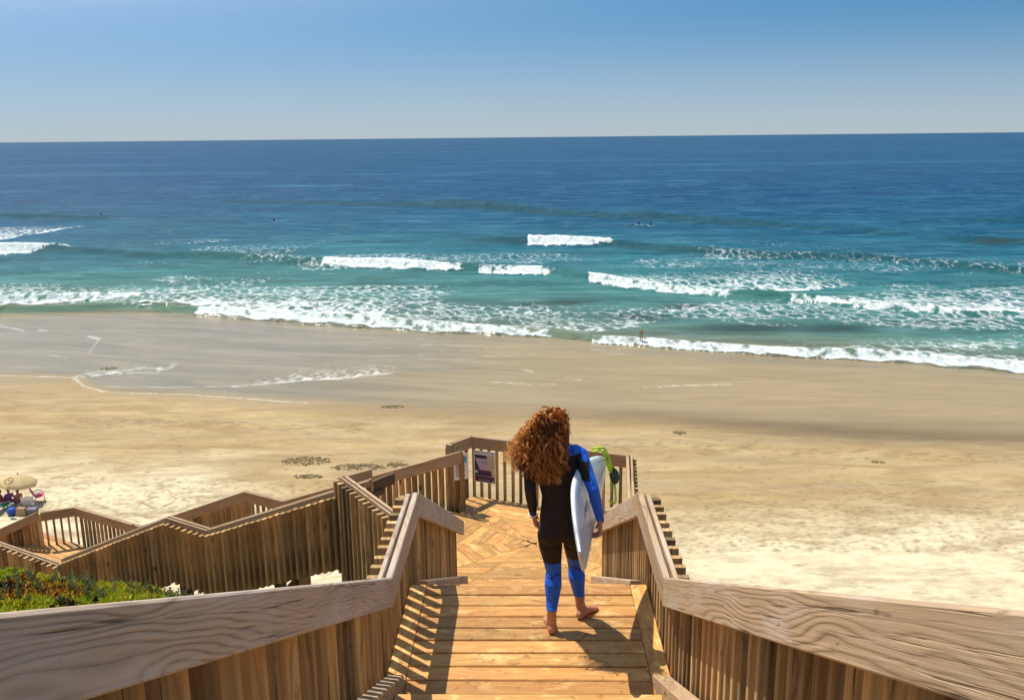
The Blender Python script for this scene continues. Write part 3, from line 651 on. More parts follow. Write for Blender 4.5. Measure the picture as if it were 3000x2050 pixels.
g1 = .95
def zg(p, z): return (p.x, p.y, Z(z))
th = thing('railing', (.3, 12.3, Z(L1)), 'far open railing of the octagonal landing carrying the posted signs', 'railing', 'railings of the beach stairway')
railing(th, [zg(V(XR + .12, 10.06, 0), L1 + g1), zg(P3, L1 + g1), zg(P2, L1 + g1), zg(P1, L1 + g1), zg(P0, L1 + g1)], -1, bl=.93, bw=.036, bd=.05, pitch=.128, drop=.06)
post(th, P0.x - .06, P0.y + .02, Z(L1 - .3), Z(L1 + .93), R(50), .09, M_RAIL2); pq = at_y(1318, 1400, 12.62); post(th, pq[0], pq[1], Z(L1 - .3), Z(L1 + .84), R(150), .09, M_BAL)
sign_rail = th
th = thing('railing', (Q.x, Q.y, Z(L1)), 'dark slatted railing with rounded stub board at the landing\'s left', 'railing', 'railings of the beach stairway')
railing(th, [zg(Q2 + V(.35, -.53, 0), L1 + g1), zg(Q, L1 + g1), zg(Q + V(.28, .25, 0), L1 + g1)], 1, bl=1.25, pitch=.13, drop=.055)
post(th, Q.x - .09, Q.y - .05, Z(L1 - .6), Z(L1 + .88), R(150), .09, M_BAL)
board('rail', zg(Q + V(.22, .30, 0), L1 + .74), zg(Q + V(.52, .56, 0), L1 + .78), .16, .05, M_DARK, th); board('rail', zg(Q + V(.2, .25, 0), L1 + .60), zg(Q + V(.40, .42, 0), L1 + .62), .09, .04, M_DARK, th)

# --- flights and landings that run down along the bluff to the left
zB = lambda s: -1.15 if s < -.75 else (-1.15 - .42 * (s + .75) if s < 2.72 else (-2.607 if s < 3.6 else (-2.607 - .44 * (s - 3.6) if s < 6.45 else -3.861)))
L2, L3 = -3.28, -4.62
fB = flight('stair_flight', (fl(-.10, .75).x, fl(-.10, .75).y), ang_d, 1.46, L1, 7, .1686, .403, 'first side flight leaving the octagonal landing beside the bluff', deep=.17, closed=True)
fC = flight('stair_flight', (fl(3.6, .75).x, fl(3.6, .75).y), ang_d, 1.46, L2, 7, .1914, .407, 'second side flight between the small landing and the low landing', deep=.17, closed=True)
def plain_landing(s0, s1, w0, w1, z, label):
    th = thing('landing_deck', fl((s0 + s1) / 2, (w0 + w1) / 2, z), label, 'deck', 'wooden landings of the beach stairway')
    w_ = w0 + .07
    while w_ < w1 - .02:
        board('plank', fl(s0, w_, z), fl(s1, w_, z), .038, .139, M_DECK, th); w_ += .147
    for ww in (w0, w1): board('rim_joist', fl(s0, ww, z - .045), fl(s1, ww, z - .045), .24, .05, M_DARK, th)
    for ss in (s0 + .1, s1 - .1):
        for ww in (w0 + .08, w1 - .08):
            q = fl(ss, ww, z); gz = max(float(bluff_z(np.array(q.x), np.array(q.y))), 3.0); post(th, q.x, q.y, gz - .3, q.z - .29, ang_d, .15, M_DARK)
    return th
l2 = plain_landing(2.72, 3.6, .0, 1.5, L2, 'small plank landing between the two side flights')
l3 = plain_landing(6.45, 9.9, .0, 1.5, L3, 'low sunlit landing in front of the beach umbrella')
def side_rail(pts, out, label, bl, mats, **k):
    c = pts[len(pts) // 2]; t_ = thing('railing', (c[0], c[1], c[2] - 1), label, 'railing', 'railings of the beach stairway')
    railing(t_, [tuple(p) for p in pts], out, bl=bl, mats=mats, **k); return t_
near = side_rail([fl(-.42, 0, -1.10), fl(2.72, 0, -2.475), fl(3.6, 0, -2.455), fl(6.45, 0, -3.82)], 1, 'long zigzag slatted railing on the near side of the side flights', 0.93, (M_RAIL2, M_BAL2), sub=.19, pitch=.118, bw=.05, drop=.085)
far = side_rail([fl(s, 1.5, zB(s)) for s in (-.80, 2.72, 3.6, 6.45, 8.35)] + [fl(8.72, 1.02, zB(8))], -1, 'far railing of the side flights seen from its inside above the sand', .95, (M_RAIL2, M_BAL), sub=.15, pitch=.12, drop=.08, thin=True)
low = side_rail([fl(6.5, 0, zB(8) - .1), fl(9.95, 0, zB(8) - .1)], 1, 'dark railing on the near side of the low landing above the ice plants', 1.0, (M_RAIL2, M_BAL), pitch=.16, drop=.03)
# last flight, leaving the frame on the left
d2 = R(176); u2 = V(math.cos(d2), math.sin(d2), 0); o2 = fl(8.80, .98, 0); v2 = V(u2.y, -u2.x, 0)
mid = Vector((o2.x, o2.y, 0)) - v2 * -.0 + V(0, -.73, 0)
fD = flight('stair_flight', (mid.x, mid.y), d2, 1.4, L3, 6, .178, .36, 'lowest flight leaving the low landing towards the beach group')
e2 = o2 + u2 * 2.15
lowfar = side_rail([(o2.x, o2.y, Z(zB(8))), (e2.x, e2.y, Z(zB(8) - 2.15 * .46))], -1, 'short railing with a dark stub end beside the lowest flight', .95, (M_RAIL2, M_BAL), sub=.15, pitch=.082, drop=.08, thin=True)
board('rail', (e2.x + .45, e2.y + .12, Z(zB(8) - .74)), (e2.x + .12, e2.y + .3, Z(zB(8) - .80)), .22, .06, M_DARK, lowfar)
board('rail', (e2.x - .1, e2.y + .35, Z(zB(8) - .70)), (e2.x - .45, e2.y + .45, Z(zB(8) - .70)), .24, .06, M_DARK, lowfar)
# trestle posts and braces under the side flights
tr = thing('trestle', fl(1.2, .7, -8), 'braced timber trestle holding up the side flights above the sand', 'trestle')
for s in (1.05, 2.3):
    for ww in (.12, 1.38):
        q = fl(s, ww); gz = max(float(bluff_z(np.array(q.x), np.array(q.y))), 3.0); post(tr, q.x, q.y, gz - .3, Z(zB(s) - .86), ang_d, .17, M_RAIL2 if ww < 1 else M_DARK)
zb = Z(-3.4)
for ww in (.02,):
    a, b = fl(1.05, ww), fl(2.3, ww)
    board('brace', (a.x, a.y, zb + .55), (b.x, b.y, zb - .75), .15, .05, M_DARK, tr); board('brace', (a.x + N.x * .06, a.y + N.y * .06, zb - .75), (b.x + N.x * .06, b.y + N.y * .06, zb + .3), .15, .05, M_RAIL2, tr)

# ------------------------------------------------------------------ signs on the far railing
M_SIGN = paint('sign_white', (.82, .80, .80), .4, .4, .04); M_PUR = paint('sign_purple', (.055, .035, .11), .4, .4, .1); M_LIL = paint('sign_lilac', (.55, .49, .62), .4, .4, .05)
M_LAND = paint('sign_ochre', (.58, .50, .28), .4, .4, .06); M_MAG = paint('sign_magenta', (.17, .05, .11), .4, .4, .1); M_NAVY = paint('sign_navy', (.05, .045, .13), .4, .4, .1)
M_YEL = paint('sign_yellow', (.55, .45, .08), .4, .4, .1); M_CYAN = paint('sign_blue', (.08, .42, .62), .4, .4, .05); M_RED = paint('sign_red', (.35, .03, .04), .4, .4, .05); M_INK = paint('sign_ink', (.06, .05, .09), .5, .3, .05)
def text_part(name, s, size, M, mat, parent):
    cu = bpy.data.curves.new(name, 'FONT'); cu.body = s; cu.size = size; cu.extrude = .0006; cu.align_x = 'CENTER'; cu.align_y = 'CENTER'; cu.resolution_u = 2
    o = bpy.data.objects.new(name, cu); COL.objects.link(o); me = bpy.data.meshes.new_from_object(o.evaluated_get(bpy.context.evaluated_depsgraph_get()))
    bpy.data.objects.remove(o); bpy.data.curves.remove(cu); me.name = name; me.materials.clear(); me.materials.append(mat)
    return place(bpy.data.objects.new(name, me), parent, M)
def flat(name, pts, th, mat, parent, M):
    n = len(pts); vs = [(x, y, th) for x, y in pts] + [(x, y, 0) for x, y in pts]
    fs = [tuple(range(n)), tuple(range(2 * n - 1, n - 1, -1))] + [(i, i + n, (i + 1) % n + n, (i + 1) % n) for i in range(n)]
    return mesh_obj(name, vs, fs, mat, parent, M)
def rect(x0, y0, x1, y1): return [(x0, y0), (x1, y0), (x1, y1), (x0, y1)]
u = (P2 - P1).normalized(); inn = V(-u.y, u.x, 0); inn = inn if inn.y < 0 else -inn
SW, SH = .345, .50
base = P1 + u * .04; zt1 = L1 + g1 - .20
sg = thing('sign', (base.x + u.x * SW / 2 + inn.x * .012, base.y + u.y * SW / 2 + inn.y * .012, Z(zt1 - SH / 2)), 'purple and white marine map sign on the far railing near the corner', 'sign')
M = mat4(u, V(0, 0, 1), inn, sg.location)
flat('panel', rect(-SW / 2, -SH / 2, SW / 2, SH / 2), .006, M_SIGN, sg, M)
lay = lambda k: M @ Matrix.Translation((0, 0, .0062 + .0012 * k))
def fr_(x, y): return ((x - .5) * SW, (.5 - y) * SH)
P_ = lambda L: [fr_(*p) for p in L][::-1]
flat('map_panel', P_([(.05, .13), (.96, .13), (.96, .78), (.05, .78)]), .001, M_NAVY, sg, lay(0))
flat('map_panel', P_([(.07, .24), (.63, .24), (.72, .36), (.78, .6), (.28, .6)]), .001, M_LIL, sg, lay(1))
flat('map_panel', P_([(.60, .13), (.96, .13), (.96, .78), (.86, .78), (.70, .36)]), .001, M_LAND, sg, lay(2))
flat('map_panel', P_([(.28, .61), (.80, .61), (.84, .68), (.28, .68)]), .001, M_MAG, sg, lay(3))
flat('map_panel', P_([(.05, .62), (.20, .64), (.20, .70), (.05, .70)]), .001, M_SIGN, sg, lay(4))
flat('band', P_([(.05, .79), (.97, .79), (.97, .97), (.05, .97)]), .001, M_PUR, sg, lay(0)); flat('band', P_([(.25, .80), (.97, .80), (.97, .86), (.25, .86)]), .001, M_MAG, sg, lay(1)); flat('band', P_([(.05, .885), (.28, .885), (.28, .93), (.05, .93)]), .001, M_RED, sg, lay(2))
flat('emblem', [(SW * .40 + .018 * math.cos(a), -SH * .43 + .018 * math.sin(a)) for a in [k * math.pi / 5 for k in range(10)]], .001, M_YEL, sg, lay(3))
text_part('heading', 'MARINE PROTECTED AREA', .026, M @ Matrix.Translation((0, SH * .44, .0075)), M_INK, sg)
for k in range(4): flat('text_line', rect(-.10 + .01 * k, -.215 + .012 * k, .10 - .01 * k, -.211 + .012 * k), .0008, M_LIL, sg, lay(3)) if k < 2 else flat('text_line', rect(-.03, .03 + .018 * k, .05, .034 + .018 * k), .0008, M_PUR, sg, lay(3))
# paper notice
u = V(.93, .36, 0).normalized(); inn = V(u.y, -u.x, 0)
base = P0 + (P1 - P0) * .28
nq = at_y(1351, 1366, 12.28)
nt = thing('notice', (nq[0], nq[1], nq[2]), 'plain white paper notice with a blue stamp at the landing corner post', 'notice')
M = mat4(u, V(0, 0, 1), inn, nt.location)
flat('sheet', rect(-.11, -.20, .11, .20), .003, M_SIGN, nt, M); flat('stamp', rect(.035, .05, .085, .15), .001, M_CYAN, nt, M @ Matrix.Translation((0, 0, .0032)))
for k in range(6): flat('text_line', rect(-.085, -.15 + .035 * k, .06 - .02 * (k % 2), -.124 + .035 * k), .0008, paint('notice_ink', (.35, .35, .38)) if k == 0 else bpy.data.materials['notice_ink'], nt, M @ Matrix.Translation((0, 0, .0032)))

# ------------------------------------------------------------------ ice plants on the bluff
def leaf_mat(name, cols, rough=.45):
    t = NT(name); p = t.pos(); n = t.noise(p, 2.2, 3, .6); a = t.attr('hue')
    col = t.ramp(a, cols); col = t.mix(t.mapr(n, .3, .7, 0., .25), col, t.mix(.5, col, c4((.05, .09, .01))))
    tr = t.add('ShaderNodeBsdfTranslucent'); t.l.new(col, tr.inputs[0]); t.fin(col, rough, .35)
    mx = t.add('ShaderNodeMixShader'); mx.inputs[0].default_value = .45; t.l.new(t.b.outputs[0], mx.inputs[1]); t.l.new(tr.outputs[0], mx.inputs[2]); t.l.new(mx.outputs[0], t.out.inputs['Surface'])
    return t.m
def plants():
    vs = []; fs = []; hue = []
    def leaf(p, d, L, wd, h):
        x, yv, z = frame(d, (random.uniform(-1, 1), random.uniform(-1, 1), .3)); b = len(vs)
        for f, k in ((0, .7), (.55, 1.), (1., 0.)):
            c = p + x * (L * f) + V(0, 0, .25 * L * f * f)
            if k == 0: vs.append(c); hue.append(h + .06)
            else:
                for a in (0, 2.094, 4.189): vs.append(c + (yv * math.cos(a) + z * math.sin(a)) * wd * k); hue.append(h)
        for i in range(3):
            j = (i + 1) % 3; fs.append((b + i, b + j, b + 3 + j, b + 3 + i)); fs.append((b + 3 + i, b + 3 + j, b + 6))
    n = 0
    while n < 17000:
        x = -1.2 - random.random() * 5.6; yv = random.uniform(5.4, 8.5)
        if yv > 6.6 + (-x - 1) * .42 and random.random() < .8: n += 1; continue
        bare = float(fbm(np.array(x * 1.3), np.array(yv * 1.3), 101))
        dead = bare > .69
        z = float(bluff_z(np.array(x), np.array(yv))); p = V(x, yv, z - .02 + random.random() * .05 + .16 * max(0, float(fbm(np.array(x * 2.4), np.array(yv * 2.4), 107)) - .35))
        hb = .20 + .62 * float(fbm(np.array(x * .8), np.array(yv * .8), 103)) - .1
        if float(fbm(np.array(x * 1.1), np.array(yv * 1.1), 105)) > .64: hb = .80
        if dead and random.random() < .8: hb = .99
        for k in range(6):
            a = random.uniform(0, 6.283); e = random.uniform(.3, 1.2)
            leaf(p, V(math.cos(a) * math.cos(e), math.sin(a) * math.cos(e), math.sin(e)), random.uniform(.035, .07), random.uniform(.008, .012), min(.99, max(0, hb + random.uniform(-.16, .16))))
        n += 1
    m = leaf_mat('ice_plant_leaf', [(0., (.14, .32, .02)), (.3, (.38, .54, .03)), (.6, (.68, .64, .05)), (.80, (.58, .36, .04)), (.88, (.50, .10, .02)), (.93, (.07, .035, .018)), (1., (.05, .028, .016))])
    o = mesh_obj('ice_plants', vs, fs, m, None); set_attr(o.data, 'hue', hue)
    tag(o, 'thick mat of green and red tipped ice plants on the bluff', 'ground cover', kind='stuff')
    # upright grey-green sprigs along the brow
    vs.clear(); fs.clear(); hue.clear()
    spots = [(-5.6, 7.9), (-5.2, 7.75), (-4.9, 7.7), (-4.5, 7.6), (-4.25, 7.6), (-3.9, 7.5), (-3.55, 7.35), (-3.3, 7.3), (-3.1, 7.2), (-2.85, 7.0), (-4.6, 7.2), (-3.75, 7.1), (-2.5, 6.6), (-2.95, 6.8)]
    for (sx, sy) in spots:
        for k in range(9):
            x = sx + random.gauss(0, .16); yv = sy + random.gauss(0, .14); z = float(bluff_z(np.array(x), np.array(yv))) + .05; H = random.uniform(.06, .17)
            for j in range(16):
                f = j / 16; a = j * 2.4 + k; p = V(x + .03 * f * math.sin(k), yv, z + H * f)
                leaf(p, V(math.cos(a) * .8, math.sin(a) * .8, .6), .05 * (1.15 - f), .006, .3 + .5 * random.random())
    m2 = leaf_mat('saltbush_leaf', [(0., (.12, .17, .06)), (.5, (.24, .28, .12)), (1., (.40, .40, .24))], .6)
    o2_ = mesh_obj('saltbush', vs, fs, m2, None); set_attr(o2_.data, 'hue', hue)
    tag(o2_, 'grey green saltbush sprigs standing along the brow of the bluff', 'ground cover', kind='stuff')
plants()

# ------------------------------------------------------------------ people
class Body:
    def __init__(s): s.vs = []; s.fs = []
    def loft(s, rings, n=14):
        b0 = len(s.vs); m = len(rings)
        for c, a, b in rings:
            for k in range(n): t = 2 * math.pi * k / n; s.vs.append(Vector(c) + Vector(a) * math.cos(t) + Vector(b) * math.sin(t))
        for i in range(m - 1):
            for k in range(n):
                l = (k + 1) % n; s.fs.append((b0 + i * n + k, b0 + i * n + l, b0 + (i + 1) * n + l, b0 + (i + 1) * n + k))
        s.fs.append(tuple(b0 + k for k in range(n - 1, -1, -1))); s.fs.append(tuple(b0 + (m - 1) * n + k for k in range(n)))
    def limb(s, pts, rad, n=12, flat=1., hint=(0, 1, 0), cap=True):
        P = [Vector(p) for p in pts]; rings = []; m = len(P)
        for i in range(m):
            d = (P[min(i + 1, m - 1)] - P[max(i - 1, 0)]).normalized()
            a = Vector(hint) - d * Vector(hint).dot(d)
            a = a.normalized() if a.length > 1e-3 else d.orthogonal().normalized()
            b = d.cross(a).normalized(); r = rad[i]
            if i == 0 and cap:
                for f, q in ((.92, .35), (.6, .75), (.28, .95)): rings.append((P[0] - d * r * f, a * r * q * flat, b * r * q))
            rings.append((P[i], a * r * flat, b * r))
            if i == m - 1 and cap:
                for f, q in ((.28, .95), (.6, .75), (.92, .35)): rings.append((P[i] + d * r * f, a * r * q * flat, b * r * q))
        s.loft(rings, n)
    def ball(s, c, rx, ry, rz, n=14):
        s.loft([(Vector(c) + V(0, 0, rz * math.sin(t)), V(rx * math.cos(t), 0, 0), V(0, ry * math.cos(t), 0)) for t in [R(a) for a in (-85, -65, -45, -22, 0, 22, 45, 65, 85)]], n)
    def remesh(s, name, voxel, mats, cls, parent, M, smooth_it=4):
        me = bpy.data.meshes.new(name + '_raw'); me.from_pydata([tuple(v) for v in s.vs], [], s.fs)
        bm = bmesh.new(); bm.from_mesh(me); bmesh.ops.recalc_face_normals(bm, faces=bm.faces); bm.to_mesh(me); bm.free()
        o = bpy.data.objects.new(name + '_raw', me); COL.objects.link(o)
        md = o.modifiers.new('r', 'REMESH'); md.mode = 'VOXEL'; md.voxel_size = voxel
        ms = o.modifiers.new('s', 'SMOOTH'); ms.factor = .5; ms.iterations = smooth_it
        out = bpy.data.meshes.new_from_object(o.evaluated_get(bpy.context.evaluated_depsgraph_get()))
        bpy.data.objects.remove(o); bpy.data.meshes.remove(me); out.name = name
        out.materials.clear()
        for m in mats: out.materials.append(m)
        n = len(out.polygons); c = np.zeros(n * 3, np.float32); out.polygons.foreach_get('center', c); c = c.reshape(-1, 3)
        out.polygons.foreach_set('material_index', np.asarray(cls(c), np.int32)); out.shade_smooth(); out.update()
        return place(bpy.data.objects.new(name, out), parent, M)
def skin_mat(name, c):
    t = NT(name); n = t.noise(t.obj(), 18., 3); t.b.inputs['Subsurface Weight'].default_value = .15; t.b.inputs['Subsurface Radius'].default_value = (.02, .008, .004)
    return t.fin(t.mix(n, c4([k * .85 for k in c]), c4([min(1, k * 1.1) for k in c])), .5, .35)
def neoprene(name, c, spec=.3, rough=.6):
    t = NT(name); n = t.noise(t.obj(), 14., 4); f = t.noise(t.obj(), 160., 2); t.bump(t.math('ADD', n, t.math('MULTIPLY', f, .25)), .7, .02)
    return t.fin(t.mix(n, c4([k * .8 for k in c]), c4([k * 1.2 for k in c])), rough, spec)
M_SKIN = skin_mat('skin', (.50, .235, .135)); M_BLACK = neoprene('black_neoprene', (.022, .013, .011)); M_BLUE = neoprene('blue_neoprene', (.010, .125, .68), .4, .5)
M_NAVYN = neoprene('navy_cuff', (.03, .02, .10))

def hand(b, wrist, palm_end, palm_dir, curl, spread_dir, sc=1., thumb_side=1):
    """palm_dir: direction of the fingers; curl: direction the fingers bend towards; spread_dir: across the knuckles"""
    w_ = Vector(wrist); d = Vector(palm_dir).normalized(); cu = Vector(curl).normalized(); sp = Vector(spread_dir).normalized()
    pe = w_ + d * .085 * sc
    b.limb([w_, w_ + d * .035 * sc, pe], [.021 * sc, .028 * sc, .030 * sc], 12, .5, cu)
    for k, (ln, o) in enumerate(((.062, -.027), (.072, -.009), (.068, .009), (.052, .026))):
        r = pe + sp * o * sc - d * .012; q1 = r + (d * .8 + cu * .45).normalized() * ln * .5 * sc; q2 = q1 + (d * .25 + cu * .95).normalized() * ln * .35 * sc; q3 = q2 + (-d * .2 + cu).normalized() * ln * .25 * sc
        b.limb([r, q1, q2, q3], [.0095 * sc, .009 * sc, .008 * sc, .007 * sc], 8)
    t0 = w_ + d * .025 * sc + sp * (-.02 * thumb_side) * sc
    b.limb([t0, t0 + (d * .6 - sp * .7 * thumb_side + cu * .3).normalized() * .035 * sc, t0 + (d * 1.2 - sp * .65 * thumb_side + cu * .6).normalized() * .062 * sc], [.013 * sc, .0105 * sc, .008 * sc], 8)
def foot(b, heel, ankle, dirv, sc=1.):
    h = Vector(heel); d = Vector((dirv[0], dirv[1], 0)).normalized(); s_ = V(-d.y, d.x, 0); a = Vector(ankle)
    U = V(0, 0, 1)
    rings = []
    for f, wd, ht, zc in ((.0, .012, .014, .03), (.012, .026, .028, .032), (.05, .031, .036, .038), (.10, .031, .034, .036), (.14, .036, .027, .028), (.175, .041, .018, .020), (.20, .040, .013, .0145), (.212, .030, .008, .011)):
        rings.append((h + d * f * sc + U * zc * sc, s_ * wd * sc, U * ht * sc))
    b.loft(rings, 14)
    b.limb([a + U * .05, a, h + d * .055 * sc + U * .045], [.033 * sc, .033 * sc, .036 * sc], 12)
    for k, (o, ln, r) in enumerate(((-.028, .032, .0115), (-.011, .030, .0085), (.004, .027, .008), (.018, .022, .0075), (.031, .017, .007))):
        q = h + d * (.196 - .012 * abs(k - 1)) * sc + s_ * (-o) * sc + U * .011 * sc; b.limb([q, q + d * ln * .6 * sc + U * .001, q + d * ln * sc - U * .002], [r, r, r * .85], 8)

# ---- the surfer walking away with her board
def px(x, y, Y): q = at_y(x, y, Y); return Vector(q)
def build_surfer():
    base = V(.235, 5.46, Z(0))
    root = thing('person', base, 'curly red haired surfer in black and blue wetsuit walking barefoot on the planks', 'person')
    L = lambda x, y, Y: px(x, y, Y) - base
    b = Body()
    hc = L(1646, 1545, 5.50); wc = L(1640, 1450, 5.50); cc = L(1630, 1375, 5.52); sc_ = L(1626, 1322, 5.53); nk = L(1630, 1292, 5.545); hd = L(1629, 1250, 5.57)
    X = V(1, 0, 0); Yv = V(0, 1, 0)
    tilt = V(.985, .0, .06)
    def ring(c, a, bb, ax=X): return (c, ax * a, Yv * bb)
    b.loft([ring(hc + V(0, 0, -.085), .05, .05), ring(hc + V(0, 0, -.07), .11, .085), ring(hc + V(0, 0, -.03), .146, .104), ring(hc + V(0, 0, .01), .151, .106), ring(hc.lerp(wc, .3), .143, .098), ring(hc.lerp(wc, .65), .128, .088), ring(wc, .117, .082), ring(wc.lerp(cc, .4), .127, .088),
            ring(wc.lerp(cc, .75), .138, .096), ring(cc, .148, .10), ring(cc.lerp(sc_, .5), .158, .094, tilt), ring(sc_, .158, .078, tilt), ring(sc_ + V(0, 0, .028), .13, .062, tilt), ring(sc_ + V(0, 0, .05), .085, .055, tilt), ring(nk, .052, .052), ring(nk + V(0, .005, .05), .047, .049)], 24)
    for e in (-1, 1): b.ball(hc + V(e * .07, -.035, -.02), .082, .072, .10); b.ball(cc + V(e * .075, -.045, -.01), .07, .055, .09)
    # head and face (turned slightly down to the left)
    b.ball(hd, .073, .088, .105, 18); b.ball(hd + V(0, .03, -.06), .052, .055, .06); b.limb([hd + V(0, .085, -.005), hd + V(0, .103, -.03)], [.010, .013], 8); b.limb([hd + V(-.02, .08, -.062), hd + V(.02, .08, -.062)], [.007, .007], 8)
    for e in (-1, 1): b.ball(hd + V(e * .073, 0, -.015), .01, .02, .03, 8); b.ball(hd + V(e * .03, .078, .004), .012, .01, .009, 8)
    b.limb([nk + V(0, 0, -.02), hd + V(0, -.005, -.05)], [.052, .048], 14)
    # legs
    hl = V(.138, 5.352, Z(0)) - base; al = L(1616, 1806, 5.40); kl = L(1622, 1672, 5.49); tl = hc + V(-.083, .0, -.04)
    hr = V(.315, 5.545, Z(0)) - base; ar = L(1699, 1765, 5.592); kr = L(1686, 1655, 5.63); tr_ = hc + V(.083, .01, -.04)
    for t_, k_, a_ in ((tl, kl, al), (tr_, kr, ar)):
        m1 = t_.lerp(k_, .35); m2 = t_.lerp(k_, .75); c1 = k_.lerp(a_, .28) + V(0, -.012, 0); c2 = k_.lerp(a_, .65)
        b.limb([t_, m1, m2, k_, c1, c2, a_ + V(0, 0, .03), a_], [.080, .077, .060, .052, .058, .043, .033, .032], 16)
    foot(b, hl, al, (-.10, 1)); foot(b, hr, ar, (.62, .78))
    # arms
    sl_ = L(1553, 1330, 5.52); el = L(1553, 1432, 5.46); wl_ = L(1562, 1503, 5.53)
    sr_ = L(1699, 1330, 5.52); er = L(1738, 1434, 5.37); wr_ = L(1759, 1524, 5.44)
    b.limb([sl_ + V(.035, 0, .005), sl_, sl_.lerp(el, .5), el, el.lerp(wl_, .35), wl_], [.055, .052, .044, .038, .037, .025], 14)
    b.limb([sr_ + V(-.035, 0, .012), sr_, sr_.lerp(er, .5), er, er.lerp(wr_, .35), wr_], [.056, .054, .045, .039, .038, .026], 14)
    hand(b, wl_, None, L(1578, 1562, 5.56) - wl_, (.8, .35, -.1), (0, 1, .1), 1., -1)
    hand(b, wr_, None, V(-.01, .01, -1), (-1, .1, -.15), (.0, 1, 0), 1., -1)
    def cls(c):
        out = np.zeros(len(c), int)          # 0 skin 1 black 2 blue 3 navy
        x, y, z = c[:, 0], c[:, 1], c[:, 2]
        out[:] = 1
        lk = x < (tl.x + tr_.x) / 2
        kz = np.where(lk, kl.z + .075, kr.z + .09); az = np.where(lk, al.z + .052, ar.z + .055)
        leg = z < kz; out[leg] = 2; sm = kz - .085 + .012 * np.sin((x - kl.x) * 60); out[np.abs(z - sm) < .0045] = 3; out[z < az] = 0
        A = lambda p, q: np.clip(((c - np.array(p)) @ np.array(q - p)) / (q - p).length_squared, -9, 9)
        def near(p, q, rad): t = np.clip(A(p, q), 0, 1)[:, None]; return np.linalg.norm(c - (np.array(p) + t * np.array(q - p)), axis=1) < rad
        la = near(sl_, el, .07) | near(el, wl_ + (wl_ - el) * .9, .09); la &= x < hc.x - .14
        t1 = A(el, wl_); lf = la & (z < el.z + .02); out[lf & (t1 > .86)] = 3; out[lf & (t1 > 1.0)] = 0
        ra = (near(sr_, er, .075) | near(er, wr_ + (wr_ - er) * .8, .085)) & (x > sr_.x - .035)
        t2 = A(er, wr_); blue = ra & (((x - sr_.x) > .004 + .03 * np.sin(z * 30) * 0) | (z < er.z + .06)); out[blue] = 2
        patch = ra & (z < sr_.z - .02) & (z > er.z + .055) & (y < sr_.y + .0) & (x < sr_.x + .055); out[patch] = 1
        lowr = ra & (z < er.z); out[lowr & (t2 > 1.0)] = 0; 
        out[(z < wr_.z + .005) & (x > wr_.x - .10) & (z > kr.z + .1) & (x > hc.x + .20)] = 0
        yoke = (z > sc_.z - .032 + .25 * np.abs(x - sc_.x)) & (x > sc_.x - .2) & (~patch); out[yoke] = 2
        out[z > nk.z + .012] = 0
        return out
    body = b.remesh('body', .0055, [M_SKIN, M_BLACK, M_BLUE, M_NAVYN], cls, root, Matrix.Translation(base))
    # bracelet
    bm = bmesh.new(); d = (wl_ - el).normalized(); c0 = wl_ + d * .006
    fx = d.orthogonal().normalized(); fy = d.cross(fx)
    vs = []; fs = []
    for j in range(18):
        a = j * math.tau / 18; rd = fx * math.cos(a) + fy * math.sin(a)
        for k in range(6): e = k * math.tau / 6; vs.append(c0 + rd * (.030 + .004 * math.cos(e)) + d * .004 * math.sin(e))
    for j in range(18):
        for k in range(6): fs.append((j * 6 + k, j * 6 + (k + 1) % 6, ((j + 1) % 18) * 6 + (k + 1) % 6, ((j + 1) % 18) * 6 + k))
    bm.free(); mesh_obj('bracelet', vs, fs, paint('bracelet_cord', (.75, .72, .66), .6), root, Matrix.Translation(base), True)
    for (p_, rx, ry, mm) in ((kl + V(0, 0, -.005), .062, .062, M_NAVYN), (kr + V(0, 0, .0), .062, .062, M_NAVYN)): pass
    build_hair(root, base, hd, sc_)
    return root, base, dict(wr=wr_, er=er, sr=sr_)
